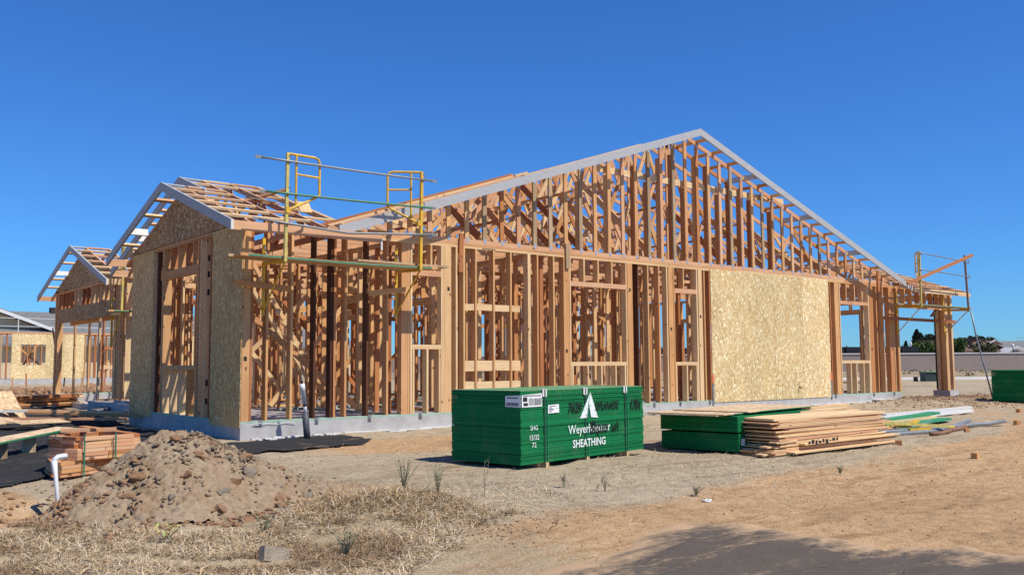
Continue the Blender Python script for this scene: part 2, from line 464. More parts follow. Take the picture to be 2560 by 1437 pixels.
class MB:
    def __init__(s):
        s.v = []; s.f = []; s.mi = []; s.cur = 0
    def _add(s, vs, fs):
        n = len(s.v)
        s.v += [tuple(p) for p in vs]
        for f in fs:
            s.f.append(tuple(i + n for i in f)); s.mi.append(s.cur)
    def box(s, c, sz, rz=0.0, mw=None):
        x, y, z = (q / 2 for q in sz)
        pts = [Vector(p) for p in ((-x, -y, -z), (x, -y, -z), (x, y, -z), (-x, y, -z), (-x, -y, z), (x, -y, z), (x, y, z), (-x, y, z))]
        m = mw if mw is not None else Matrix.Translation(Vector(c)) @ Matrix.Rotation(rz, 4, 'Z')
        s._add([m @ p for p in pts], BOXF)
        return s
    def bb(s, x0, x1, y0, y1, z0, z1):
        return s.box(((x0 + x1) / 2, (y0 + y1) / 2, (z0 + z1) / 2), (x1 - x0, y1 - y0, z1 - z0))
    def beam(s, a, b, w, d, up=(0, 0, 1)):
        m, L = frame_from(a, b, up)
        return s.box(None, (w, d, L), mw=m)
    def tube(s, pts, r, n=8):
        pts = [Vector(p) for p in pts]
        rr = r if isinstance(r, (list, tuple)) else [r] * len(pts)
        base = len(s.v); ref = None
        for i, p in enumerate(pts):
            t = (pts[min(i + 1, len(pts) - 1)] - pts[max(i - 1, 0)]).normalized()
            if ref is None:
                ref = Vector((0, 0, 1)) if abs(t.z) < 0.9 else Vector((1, 0, 0))
            x = (ref - t * ref.dot(t)).normalized(); ref = x
            y = t.cross(x)
            for k in range(n):
                a = 2 * math.pi * k / n
                s.v.append(tuple(p + (x * math.cos(a) + y * math.sin(a)) * rr[i]))
        for i in range(len(pts) - 1):
            for k in range(n):
                a, b = base + i * n + k, base + i * n + (k + 1) % n
                s.f.append((a, b, b + n, a + n)); s.mi.append(s.cur)
        s.f.append(tuple(base + k for k in reversed(range(n)))); s.mi.append(s.cur)
        e = base + (len(pts) - 1) * n
        s.f.append(tuple(e + k for k in range(n))); s.mi.append(s.cur)
        return s
    def prism(s, poly, ext):
        """poly: 3D points in one plane, ext: extrusion vector"""
        n = len(poly); e = Vector(ext)
        vs = [Vector(p) for p in poly] + [Vector(p) + e for p in poly]
        fs = [tuple(reversed(range(n))), tuple(range(n, 2 * n))] + [(i, (i + 1) % n, n + (i + 1) % n, n + i) for i in range(n)]
        s._add(vs, fs)
        return s
    def build(s, name, mats, parent=None, origin=None, smooth=False, rz=None):
        me = bpy.data.meshes.new(name)
        o = Vector(origin) if origin is not None else Vector((0, 0, 0))
        mw = Matrix.Translation(o)
        if rz is not None:
            mw = mw @ Matrix.Rotation(rz, 4, 'Z')
        inv = mw.inverted()
        me.from_pydata([tuple(inv @ Vector(p)) for p in s.v], [], s.f)
        for m in (mats if isinstance(mats, (list, tuple)) else [mats]):
            me.materials.append(M[m])
        me.polygons.foreach_set('material_index', s.mi)
        if smooth:
            me.polygons.foreach_set('use_smooth', [True] * len(s.f))
        me.update()
        ob = bpy.data.objects.new(name, me)
        return link(ob, parent, mw)

def np_mesh(name, verts, faces, mat, tint=None, attr='tint', smooth=False):
    """verts (n,3), faces (m,k) with constant k; tint per face (m,3)"""
    me = bpy.data.meshes.new(name)
    n, (m, k) = len(verts), faces.shape
    me.vertices.add(n)
    me.vertices.foreach_set('co', np.ascontiguousarray(verts, dtype=np.float32).ravel())
    me.loops.add(m * k)
    me.loops.foreach_set('vertex_index', np.ascontiguousarray(faces, dtype=np.int32).ravel())
    me.polygons.add(m)
    me.polygons.foreach_set('loop_start', np.arange(0, m * k, k, dtype=np.int32))
    me.polygons.foreach_set('loop_total', np.full(m, k, dtype=np.int32))
    if smooth:
        me.polygons.foreach_set('use_smooth', np.ones(m, dtype=bool))
    me.update(calc_edges=True)
    if tint is not None:
        ca = me.color_attributes.new(attr, 'FLOAT_COLOR', 'CORNER')
        c = np.ones((m * k, 4), dtype=np.float32)
        c[:, :3] = np.repeat(tint, k, axis=0)
        ca.data.foreach_set('color', c.ravel())
    me.materials.append(M[mat])
    return bpy.data.objects.new(name, me)

# ------------------------------------------------------------------ terrain
def vnoise(x, y, seed=0):
    xi = np.floor(x).astype(np.int64); yi = np.floor(y).astype(np.int64)
    xf = x - xi; yf = y - yi
    def h(a, b):
        n = (a * 374761393 + b * 668265263 + seed * 982451653) & 0xffffffff
        n = ((n ^ (n >> 13)) * 1274126177) & 0xffffffff
        n = n ^ (n >> 16)
        return (n & 0xffff) / 65535.0
    u = xf * xf * (3 - 2 * xf); v = yf * yf * (3 - 2 * yf)
    return (h(xi, yi) * (1 - u) + h(xi + 1, yi) * u) * (1 - v) + (h(xi, yi + 1) * (1 - u) + h(xi + 1, yi + 1) * u) * v - 0.5

def fbm(x, y, sc, oct_=4, seed=0):
    s = 0; a = 1.0
    for i in range(oct_):
        s = s + a * vnoise(x * sc, y * sc, seed + i); sc *= 2.03; a *= 0.5
    return s

def gbase(x, y):
    x = np.asarray(x, float); y = np.asarray(y, float)
    t = np.interp(-y, [-60, -1, 0.3, 4.5, 8, 12, 20], [-.25, -.25, -.245, -.345, -.42, -.45, -.45])
    return t + np.interp(x, [-40, 2, 20, 60], [0, 0, .05, .03])

def gz(x, y):
    x = np.asarray(x, float); y = np.asarray(y, float)
    z = gbase(x, y)
    near = np.clip(1 - np.hypot(x - 2, y + 5) / 45, 0.15, 1)
    z = z + (0.05 * fbm(x, y, 0.45, 3, 3) + 0.028 * fbm(x, y, 2.6, 4, 9)) * near
    # rough turned soil by the right end of the slab and at the far left
    rr = np.exp(-(((x - 21.5) / 3.5) ** 2 + ((y + 0.6) / 1.3) ** 2))
    z = z + rr * 0.13 * (0.35 + fbm(x, y, 3.2, 3, 21))
    # grass bank in the left foreground
    b = np.exp(-(((x + 1.35) / 0.9) ** 2 + ((y + 6.3) / 0.55) ** 2))
    z = z + 0.10 * b
    # small trench by the white pipe
    tr = np.exp(-(((x + 3.75) / 0.35) ** 2 + ((y + 4.55) / 0.28) ** 2))
    z = z - 0.20 * tr
    # tyre ruts crossing the bare dirt
    for off, cur in ((-8.55, .035), (-9.95, .035), (-7.35, -.02), (-3.1, .01)):
        d_ = y - (off + cur * (x - 4) ** 2 * .35 + .12 * (x - 4))
        rut = np.exp(-(d_ / .13) ** 2); lip = np.exp(-((np.abs(d_) - .24) / .09) ** 2)
        tread = .6 + .4 * np.sin(x * 42 + d_ * 25)
        on_ = np.clip((x - 1.2) / 1.5, 0, 1) * np.clip((16 - x) / 3, 0, 1) * np.clip(.6 + 1.6 * vnoise(x * .7, y * .7, 17), 0, 1)
        z = z - (.020 * rut * tread - .010 * lip) * on_
    # scuffs and footprints
    z = z - .018 * np.clip(vnoise(x * 3.1 + 9, y * 3.1, 55) - .22, 0, .3) * 3.3 * near
    # inside the slab the soil stays low
    ins = (x > 0.05) & (x < 19.7) & (y > 0.05) & (y < 17)
    return np.where(ins, -0.30, z)

def dense(a, b, step):
    return list(np.arange(a, b, step))
xs = [-400, -250, -150, -90, -60, -40, -30, -22, -17, -14] + dense(-12, -6, 0.3) + dense(-6, 9, 0.055) + dense(9, 16, 0.11) + dense(16, 30, 0.22) + dense(30, 60, 2) + [62, 70, 80, 95, 115, 140, 180, 240, 330, 450, 600]
ys = [-120, -80, -50, -35, -27, -22, -19, -16.5, -15] + dense(-14, -11, 0.25) + dense(-11, 0.2, 0.055) + dense(0.2, 4, 0.19) + dense(4, 20, 0.6) + dense(20, 60, 2) + [62, 68, 76, 86, 100, 120, 150, 190, 250, 330, 450, 600]
X, Y = np.meshgrid(np.array(xs), np.array(ys))
Z = gz(X, Y)
nx, ny = len(xs), len(ys)
V = np.stack([X.ravel(), Y.ravel(), Z.ravel()], 1)
i0 = (np.arange(ny - 1)[:, None] * nx + np.arange(nx - 1)[None, :]).ravel()
Fc = np.stack([i0, i0 + 1, i0 + nx + 1, i0 + nx], 1)
gr_o = np_mesh('ground', V, Fc, 'ground', smooth=True)
# soil zones: r = orange subsoil, g = straw litter, b = dark turned soil
xv, yv = V[:, 0], V[:, 1]
zr = 1 / (1 + np.exp(-((xv - 0.9 * (-yv - 8.6) * 1.2 - 0.4) * 0.0 + (-(yv + 7.35) + 0.10 * (xv - 2)) * 3.0))) * np.clip((xv + 3.2) / 2.0, 0, 1)
zr = zr + 0.9 * np.exp(-(((xv - 1.7) / 2.3) ** 2 + ((yv + 1.9) / 1.2) ** 2))
zr = zr + np.clip((xv - 9) / 6, 0, 1) * np.clip((-yv + 0.5) / 3, 0, 1) * 0.45
zr = zr + np.clip((-xv - 3.3) / 0.5, 0, 1) * 0.6 * (yv > -6)
far = np.clip((np.hypot(xv, yv) - 32) / 10, 0, 1)
zg = 0.18 + 0.35 * np.exp(-(((xv - 6) / 3) ** 2 + ((yv + 7.3) / 0.9) ** 2)) + 0.5 * np.clip((-xv - 0.3) / 1.2, 0, 1) * np.clip((-yv - 5.0) / 0.8, 0, 1) + far * 0.5
zb = 0.75 * np.exp(-(((xv - 22) / 4.5) ** 2 + ((yv + 0.3) / 1.8) ** 2)) + 0.35 * np.exp(-(((xv + 0.9) / 0.5) ** 2 + ((yv + 7.4) / 0.5) ** 2))
ca = gr_o.data.color_attributes.new('zone', 'FLOAT_COLOR', 'POINT')
cc = np.ones((len(V), 4), dtype=np.float32)
cc[:, 0] = np.clip(zr, 0, 1.2); cc[:, 1] = np.clip(zg, 0, 1); cc[:, 2] = np.clip(zb, 0, 1)
ca.data.foreach_set('color', cc.ravel())
link(gr_o)
tag(gr_o, kind='structure')

def G(x, y):
    return float(gz(x, y))

# ------------------------------------------------------------------ the house frame
T = 0.038                    # board thickness
D6, D4 = 0.14, 0.09          # 2x6 and 2x4 depths
ZS, ZT = 0.038, 3.0          # stud bottom and top
ZP = 3.076                   # top of double plate
house = empty('unfinished_house', (9.9, 6, -0.25), 'large unfinished timber house with open roof trusses on a concrete slab', 'house')

def H(name, a, b, w_, d_, mat='wood', parent=None, up=(0, 0, 1)):
    return lumber(name, a, b, w_, d_, mat, parent or house, up)

slab = MB()
slab.bb(0.0, 19.73, 0.0, 0.30, -0.62, 0.0)            # stem walls
slab.bb(0.0, 0.30, 0.3, 5.37, -0.62, 0.0)
slab.bb(0.3, 0.72, 5.12, 5.37, -0.62, 0.0)
slab.bb(0.70, 1.0, 5.37, 7.55, -0.62, 0.0)
slab.bb(19.43, 19.73, 0.3, 12.2, -0.62, 0.0)
slab.build('stem_wall', 'concrete', house)
fl = MB()
fl.bb(0.30, 19.43, 0.30, 5.12, -0.5, -0.004)
fl.bb(1.0, 19.43, 5.12, 12.2, -0.5, -0.005)
fl.build('floor_slab', 'slab', house)
for q in ((1.10, 1.40, 9.35, 10.3), (1.1, 1.4, 15.7, 16.4), (1.4, 7.5, 16.1, 16.4), (1.4, 4.2, 10.0, 10.3)):
    g1 = MB(); g1.bb(*q, -0.62, 0.06); g1.build('stem_wall', 'concrete', house)
g2 = MB(); g2.bb(1.4, 8.5, 10.3, 16.1, -0.55, -0.16); g2.build('garage_floor', 'slab', house)
# lime splash and rough footing edge along the front
fo = MB()
for k in range(46):
    x = 2.0 + k * 0.38 + random.uniform(-.1, .1)
    fo.box((x, -0.03, G(x, -0.1) + 0.012), (random.uniform(.35, .7), random.uniform(.05, .12), 0.018), random.uniform(-.2, .2))
o = fo.build('concrete_splash', 'kerb', house); tag(o, kind='stuff')

front = H('wall_frame', (0.0, 0.07, 0.019), (19.73, 0.07, 0.019), D6, T, 'treated')

def vs(x0, x1, z0=ZS, z1=ZT, mat='wood', name='stud', par=None, y0=0.0, d=D6):
    xc = (x0 + x1) / 2
    return lumber(name, (xc, y0 + d / 2, z0), (xc, y0 + d / 2, z1), x1 - x0, d, mat, par or front, up=(0, 1, 0))

# double top plate in lengths
for zc, cuts in ((3.019, [0.02, 3.95, 8.9, 11.18, 14.6, 19.73]), (3.057, [0.02, 4.05, 7.1, 12.2, 16.9, 19.73])):
    for a, b in zip(cuts[:-1], cuts[1:]):
        H('top_plate', (a, D6 / 2, zc), (b - 0.004, D6 / 2, zc), D6, T - 0.002, random.choice(['wood', 'wood_pale']), front)
# studs of the long front wall, left to right
for a, b, mt, nm in [
    (0.005, 0.13, 'wood', 'corner_post'), (0.135, 0.17, 'wood_red', 'stud'), (0.392, 0.43, 'wood', 'stud'), (0.802, 0.84, 'wood', 'stud'),
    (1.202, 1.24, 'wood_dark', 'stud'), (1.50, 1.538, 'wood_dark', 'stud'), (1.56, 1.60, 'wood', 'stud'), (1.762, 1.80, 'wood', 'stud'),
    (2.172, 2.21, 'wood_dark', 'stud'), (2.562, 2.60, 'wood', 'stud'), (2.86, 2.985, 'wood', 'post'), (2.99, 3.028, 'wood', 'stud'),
    (3.042, 3.08, 'wood_pale', 'stud'), (3.69, 3.724, 'wood_pale', 'stud'), (3.728, 3.766, 'wood', 'stud'), (3.77, 3.91, 'wood', 'post'),
    (4.012, 4.05, 'wood_pale', 'stud'), (4.182, 4.22, 'wood', 'stud'), (4.452, 4.49, 'wood', 'stud'), (4.872, 4.91, 'wood', 'stud'),
    (5.282, 5.32, 'wood', 'stud'), (5.72, 5.79, 'wood_pale', 'stud'), (5.952, 5.99, 'wood', 'stud'), (6.372, 6.41, 'wood', 'stud'),
    (6.65, 6.80, 'wood', 'post'), (6.81, 6.848, 'wood_pale', 'stud'), (8.425, 8.463, 'wood_pale', 'stud'), (8.48, 8.63, 'wood', 'post'),
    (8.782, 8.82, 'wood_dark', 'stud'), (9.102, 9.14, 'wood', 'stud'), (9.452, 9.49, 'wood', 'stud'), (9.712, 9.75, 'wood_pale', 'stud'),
    (9.78, 9.93, 'wood', 'post'), (9.942, 9.98, 'wood', 'stud'), (10.73, 10.768, 'wood_pale', 'stud'), (10.80, 10.93, 'wood_pale', 'post'),
    (10.992, 11.03, 'wood', 'stud'), (11.18, 11.218, 'wood_red', 'stud'), (11.63, 11.668, 'wood', 'stud'), (12.04, 12.08, 'wood', 'stud'),
    (12.42, 12.46, 'wood', 'stud'), (12.85, 12.89, 'wood', 'stud'), (13.26, 13.30, 'wood', 'stud'), (13.64, 13.68, 'wood', 'stud'),
    (14.07, 14.11, 'wood', 'stud'), (14.48, 14.52, 'wood', 'stud'), (14.86, 14.90, 'wood', 'stud'), (15.29, 15.33, 'wood', 'stud'),
    (15.70, 15.74, 'wood', 'stud'), (16.08, 16.12, 'wood', 'stud'), (16.172, 16.21, 'wood_red', 'stud'), (16.40, 16.60, 'wood', 'post'),
    (16.63, 16.668, 'wood_pale', 'stud'), (18.08, 18.118, 'wood_pale', 'stud'), (18.13, 18.33, 'wood', 'post'), (18.502, 18.54, 'wood', 'stud'),
    (18.852, 18.89, 'wood', 'stud'), (19.19, 19.40, 'wood', 'post'), (19.43, 19.468, 'wood', 'stud'), (19.62, 19.655, 'wood', 'stud'),
    (19.662, 19.73, 'wood', 'corner_post')]:
    vs(a, b, mat=mt, name=nm)

def window(x0, x1, zs, zh, above, below, hd=0.095, hm='wood', dbl=True):
    H('header', (x0, 0.045, zh + hd / 2), (x1, 0.045, zh + hd / 2), D4, hd, hm, front)
    H('window_sill', (x0 + .001, 0.07, zs - 0.019), (x1 - .001, 0.07, zs - 0.019), D6, T, 'wood_pale', front)
    if dbl:
        H('window_sill', (x0 + .001, 0.07, zs - 0.058), (x1 - .001, 0.07, zs - 0.058), D6, T, 'wood_pale', front)
    for x in above: vs(x - T, x, zh + hd, ZT, 'wood', 'cripple_stud')
    for x in below: vs(x - T, x, ZS, zs - 0.078, 'wood_pale', 'cripple_stud')
window(3.081, 3.689, 1.23, 2.44, [3.25, 3.50], [3.13, 3.42, 3.68], 0.10, 'wood_pink')
window(6.849, 8.424, 0.92, 2.44, [7.24, 7.64, 8.04], [6.90, 7.32, 7.71, 8.12, 8.40], 0.095, 'wood_pink')
window(9.981, 10.729, 0.91, 2.44, [10.31], [10.02, 10.38, 10.72], 0.10, 'wood_pink')
window(16.669, 18.079, 0.935, 2.44, [17.0, 17.42, 17.80], [17.12, 17.40, 17.77, 18.07], 0.09, 'wood_pink')
for z0, z1 in ((0.76, 0.95), (1.87, 1.99), (0.42, 0.57)):
    for a, b in ((4.222, 4.45), (4.492, 4.87), (4.912, 5.28), (5.322, 5.54)):
        H('blocking', (a, 0.045, (z0 + z1) / 2 + random.uniform(-.01, .01)), (b, 0.045, (z0 + z1) / 2), 0.04, z1 - z0, 'wood_pale', front)
# cut stubs nailed to the plates
H('cleat', (4.10, -0.022, 2.55), (4.12, -0.022, 3.26), 0.09, T, 'wood_red', front, up=(0, 1, 0))
H('cleat', (6.74, -0.022, 2.78), (6.74, -0.022, 3.27), 0.09, T, 'wood_grey', front, up=(0, 1, 0))
H('cleat', (18.62, -0.022, 2.72), (18.62, -0.022, 3.42), 0.09, T, 'wood_red', front, up=(0, 1, 0))
# hold-down bolts and straps on the sill
for x in (0.32, 1.27, 2.24, 3.25, 9.25, 10.1, 11.12, 16.3, 18.2, 19.3):
    hb = MB(); hb.bb(x - .03, x + .03, -0.012, -0.002, -0.05, 0.05)
    hb.bb(x - .012, x + .012, -0.03, -0.012, -0.02, 0.02)
    hb.build('hold_down', 'galv', house)
wr = MB()
wr.tube([(0.18 + i * .09, -0.02 - .004 * math.sin(i), -0.012 - .012 * math.sin(i * 1.7)) for i in range(9)], 0.004, 6)
wr.tube([(0.22, -0.03, 0.0), (0.27, -0.035, 0.012), (0.32, -0.03, 0.0)], 0.006, 6)
wr.build('wire', 'pvc', house)

# sheathing on the long wall: four sheets
for i in range(4):
    x0 = 11.222 + i * 1.2195
    me = MB(); me.bb(-0.6065, 0.6065, -0.006, 0.006, -1.53, 1.53)
    p = me.build('sheathing_panel', 'osb', front)
    p.matrix_basis = Matrix.Translation((x0 + 0.609, -0.0075, 1.515)); WM[p.name] = p.matrix_basis.copy()
for x in (11.24, 16.10):
    m_ = MB(); m_.bb(x - .03, x + .03, -0.019, -0.015, -0.07, 0.42); m_.build('anchor_strap', 'galv', front)
    m_ = MB(); m_.bb(x - .03, x + .03, -0.0195, -0.015, 0.42, 0.62); m_.build('orange_tape', 'red', front)
m_ = MB(); m_.tube([(14.62, -0.01, 0.27), (14.62, -0.07, 0.265), (14.62, -0.085, 0.24)], 0.02, 8); m_.build('hose_bib', 'rust', front)

# gable wall of the small wing (faces -x)
gab = H('wall_frame', (0.07, 0.145, 0.019), (0.07, 5.37, 0.019), D6, T, 'treated')
def ws(y0, y1, z0=ZS, z1=ZT, mat='wood', name='stud', x0=0.0, d=D6, par=None):
    yc = (y0 + y1) / 2
    return lumber(name, (x0 + d / 2, yc, z0), (x0 + d / 2, yc, z1), d, y1 - y0, mat, par or gab, up=(0, 1, 0))
for zc in (3.019, 3.057):
    H('top_plate', (0.07, 0.15, zc), (0.07, 5.37, zc), D6, T - 0.002, 'wood', gab)
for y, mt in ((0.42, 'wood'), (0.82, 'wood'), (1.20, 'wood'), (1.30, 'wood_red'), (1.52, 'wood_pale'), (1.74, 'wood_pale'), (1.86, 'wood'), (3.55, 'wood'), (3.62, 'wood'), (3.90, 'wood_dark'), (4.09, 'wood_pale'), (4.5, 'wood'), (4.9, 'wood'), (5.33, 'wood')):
    ws(y, y + T, mat=mt)
H('header', (0.045, 1.90, 2.53), (0.045, 3.55, 2.53), D4, 0.15, 'wood', gab)
H('window_sill', (0.07, 1.90, 0.875), (0.07, 3.55, 0.875), D6, T, 'wood', gab)
H('window_sill', (0.07, 1.90, 0.836), (0.07, 3.55, 0.836), D6, T, 'wood', gab)
for y in (2.10, 2.44, 2.82, 3.20): ws(y, y + T, 2.605, ZT, random.choice(['wood', 'wood_red', 'wood_pale']), 'cripple_stud')
for y in (1.90, 2.28, 2.70, 3.10, 3.50): ws(y, y + T, ZS, 0.816, random.choice(['wood', 'wood_pale']), 'cripple_stud')
H('brace', (0.16, 3.98, 0.1), (0.16, 3.58, 2.9), 0.09, T, 'wood_red', gab, up=(1, 0, 0))
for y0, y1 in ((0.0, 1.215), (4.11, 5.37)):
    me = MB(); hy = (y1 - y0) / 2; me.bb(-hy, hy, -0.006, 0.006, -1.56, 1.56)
    p = me.build('sheathing_panel', 'osb_shade', gab)
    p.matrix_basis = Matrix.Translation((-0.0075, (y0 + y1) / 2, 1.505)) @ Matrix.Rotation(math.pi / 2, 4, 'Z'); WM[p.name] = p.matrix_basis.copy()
def gable_sheet(x, y0, y1, zb, zpk, mat='osb_brown_shade', split=True):
    yc = (y0 + y1) / 2
    ze = zpk - (yc - y0) / 3
    for s in ((-1, 1) if split else (0,)):
        ya, yb = (y0, yc - 0.002) if s < 0 else (yc + 0.002, y1)
        za, zb2 = (ze, zpk) if s < 0 else (zpk, ze)
        me = MB(); me.prism([(x, ya, zb), (x, yb, zb), (x, yb, zb2), (x, ya, za)], (0.012, 0, 0))
        me.build('gable_sheathing', mat, house, origin=(x, yc, zb), rz=math.pi / 2)
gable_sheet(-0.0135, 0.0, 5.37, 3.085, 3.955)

gm = MB()
for z_ in (.25, .55, 2.05, 2.35, 2.62): gm.bb(.03, .11, 1.5185, 1.5195, z_, z_ + .10)
tag(gm.build('grade_stamp', 'ink', gab), kind='stuff')
gm = MB()
for x_, z_ in ((.06, .95), (3.85, 2.2), (6.72, 1.1), (8.55, 2.4), (9.85, 1.6), (10.86, 1.9), (18.2, 1.2)): gm.bb(x_ - .025, x_ + .025, -.0015, -.0005, z_, z_ + .07)
for k in range(7): gm.bb(4.62 + k * .045, 4.65 + k * .045, -.0015, -.0005, 3.008, 3.03)
tag(gm.build('grade_stamp', 'ink', front), kind='stuff')
# ---- generic framed wall
def framed_wall(p0, p1, th=D4, ops=(), sp=0.406, z0=0.0, zt=3.0, mat=None, seed=0, parent=house, skip=0.0):
    rs = random.Random(seed)
    p0 = Vector((p0[0], p0[1], 0)); p1 = Vector((p1[0], p1[1], 0))
    u = (p1 - p0).normalized(); n = Vector((-u.y, u.x, 0)); L = (p1 - p0).length
    at = lambda s, z: p0 + u * s + n * (th / 2) + Vector((0, 0, z))
    wl = lumber('wall_frame', at(0, z0 + .019), at(L, z0 + .019), th, T, 'treated' if seed % 2 else 'wood', parent)
    for zc in (zt + .019, zt + .057):
        s = 0
        while s < L:
            e = min(L, s + rs.uniform(3.2, 4.9))
            lumber('top_plate', at(s, zc), at(e - .003, zc), th, T - .002, 'wood', wl); s = e
    def st(s, za, zb, nm='stud'):
        mt = mat or rs.choice(['wood', 'wood', 'wood_red', 'wood_red', 'wood_pale'])
        lumber(nm, at(s, za), at(s, zb), T, th, mt, wl, up=n)
    pos = [T / 2, L - T / 2]
    s = sp
    while s < L - 0.1:
        if not any(a - .08 < s < b + .08 for a, b, _, _ in ops) and rs.random() >= skip:
            pos.append(s)
        s += sp
    for s in pos: st(s, z0 + T, zt)
    for a, b, zs, zh in ops:
        for s in (a - T * 1.55, b + T * 1.55): st(s, z0 + T, zt)
        for s in (a - T / 2, b + T / 2): st(s, z0 + T, zh)
        lumber('header', at(a - T, zh + .07), at(b + T, zh + .07), th * .95, .14, 'wood', wl)
        k = a + .3
        while k < b - .1:
            st(k, zh + .14, zt, 'cripple_stud')
            if zs > 0: st(k, z0 + T, zs - T, 'cripple_stud')
            k += sp
        if zs > 0: lumber('window_sill', at(a, zs - .019), at(b, zs - .019), th, T, 'wood', wl)
    return wl

# interior partitions and the rear and side walls
framed_wall((2.35, 3.7), (9.0, 3.7), D4, [(1.2, 2.1, 0, 2.05), (5.0, 5.9, 0, 2.05)], seed=1)
framed_wall((0.15, 5.23), (6.2, 5.23), D6, [(3.4, 4.3, 0, 2.05)], seed=2)
framed_wall((6.3, 6.6), (13.2, 6.6), D4, [(1.1, 2.0, 0, 2.05), (4.6, 5.6, 0, 2.05)], seed=3)
framed_wall((2.4, 8.4), (14.0, 8.4), D4, [(2.0, 2.9, 0, 2.05), (7.0, 8.4, 0, 2.05)], seed=4)
framed_wall((14.9, 4.4), (19.58, 4.4), D4, [(1.2, 2.1, 0, 2.05)], seed=5)
framed_wall((1.2, 12.06), (19.6, 12.06), D6, [(3, 4.5, .9, 2.3), (7.6, 10.4, 0, 2.3), (13.2, 15.2, .9, 2.3)], seed=6)
framed_wall((3.0, 0.16), (3.0, 3.68), D4, [(1.5, 2.4, 0, 2.05)], seed=7)
framed_wall((6.25, 0.16), (6.25, 8.35), D4, [(2.2, 3.1, 0, 2.05), (6.9, 7.8, 0, 2.05)], seed=8)
framed_wall((9.3, 0.16), (9.3, 6.55), D4, [(4.8, 5.7, 0, 2.05)], seed=9)
framed_wall((11.3, 0.16), (11.3, 8.3), D4, [(3.0, 3.9, 0, 2.05)], seed=10)
framed_wall((14.1, 0.16), (14.1, 12.0), D4, [(5.2, 6.8, 0, 2.05)], seed=12)
framed_wall((16.3, 0.16), (16.3, 4.35), D4, [(2.0, 2.9, 0, 2.05)], seed=13)
framed_wall((19.72, 0.16), (19.72, 12.05), D6, [(1.0, 2.6, .3, 2.3), (5.0, 7.8, 0, 2.3)], seed=14)
framed_wall((0.86, 7.55), (0.86, 5.4), D6, [(0.6, 1.6, .9, 2.3)], seed=15)
framed_wall((0.88, 7.41), (4.6, 7.41), D6, [(1.6, 2.6, 0, 2.05)], seed=16)
framed_wall((2.4, 10.2), (19.6, 10.2), D4, [(4.0, 5.0, 0, 2.05), (9.6, 11.2, 0, 2.05)], seed=21)
framed_wall((4.45, 0.16), (4.45, 3.65), D4, [(1.2, 2.0, 0, 2.05)], seed=22)
framed_wall((9.4, 4.9), (14.0, 4.9), D4, [(2.2, 3.1, 0, 2.05)], seed=23)
framed_wall((4.7, 8.5), (4.7, 12.0), D4, [(1.0, 1.9, 0, 2.05)], seed=17)
framed_wall((8.4, 8.5), (8.4, 12.0), D4, [], seed=18)

# long diagonal temporary braces inside
for a, b in [((0.35, 1.1, 2.55), (3.0, 3.4, 0.35)), ((0.25, 0.5, 1.75), (2.5, 0.9, 0.15)), ((1.2, 2.6, 2.9), (3.3, 3.5, .2)), ((2.1, 3.55, .1), (4.3, 3.55, 2.9)), ((3.2, 3.6, 0.3), (5.6, 3.6, 2.7)), ((6.95, 2.1, 0.15), (8.8, 2.6, 2.75)), ((9.4, 3.0, 2.8), (11.0, 3.1, 1.9)), ((9.5, 3.3, .3), (11.2, 3.3, 2.2)), ((12, 6.5, .2), (13.6, 6.5, 2.8)), ((5.0, 5.15, .3), (2.6, 5.15, 2.8)), ((16.6, 4.3, .2), (18.9, 4.3, 2.7)), ((7.0, 8.3, .3), (9.6, 8.3, 2.7)), ((1.0, 5.1, 2.8), (3.1, 5.1, .3)), ((0.9, 4.3, .1), (2.9, 3.6, 2.3)), ((0.3, 2.4, 2.1), (1.6, 3.9, 0.05))]:
    H('brace', a, b, T, D4, random.choice(['wood', 'wood_red', 'wood_pale']))
# stair-like stepped stringer in the wing
for k in range(9):
    H('step_block', (1.25 + k * .11, 2.2, 2.45 - k * .19), (1.33 + k * .11, 2.2, 2.40 - k * .19), .09, .09, 'wood_pale')

# ---- main roof trusses (span along x)
RX, RZ = 10.50, 6.125
def zroof(x): return RZ - abs(x - RX) / 3.0
COSP = 3 / math.sqrt(10)
def slope_board(name, x0, x1, y, drop, w_, d_, mat, par):
    za, zb_ = zroof(x0) - drop - d_ / 2 / COSP, zroof(x1) - drop - d_ / 2 / COSP
    return lumber(name, (x0, y, za), (x1, y, zb_), w_, d_, mat, par, up=(0, 0, 1))
NB = list(np.linspace(1.7, 19.3, 8)); NT = [(a + b) / 2 for a, b in zip(NB[:-1], NB[1:])]
def main_truss(y, x0, x1=19.45):
    tm = random.choice(['wood_pink', 'wood_pink', 'wood'])
    t = H('roof_truss', (x0, y, 3.122), (x1, y, 3.122), T, D4, 'wood_pink')
    slope_board('top_chord', x0, RX, y, 0.0, T, D4, tm, t)
    slope_board('top_chord', x1, RX, y, 0.0, T, D4, tm, t)
    if x0 > 1.9:
        lumber('web', (x0 + .02, y, 3.17), (x0 + .02, y, zroof(x0) - .1), T, D4, 'wood_pink', t, up=(1, 0, 0))
    for i, xt in enumerate(NT):
        for xb in (NB[i], NB[i + 1]):
            if min(xb, xt) < x0: continue
            zt_ = zroof(xt) - 0.11
            if zt_ < 3.3: continue
            lumber('web', (xb, y + .001, 3.16), (xt, y + .001, zt_), T - .004, D4, random.choice(['wood_pink', 'wood_pale', 'wood']), t)
    lumber('web', (RX, y, 3.165), (RX, y, RZ - .12), T - .006, D4, 'wood_pink', t, up=(1, 0, 0))
    return t
for k in range(1, 20):
    y = 0.61 * k
    main_truss(y, 2.15 if y < 8.4 else 1.45)
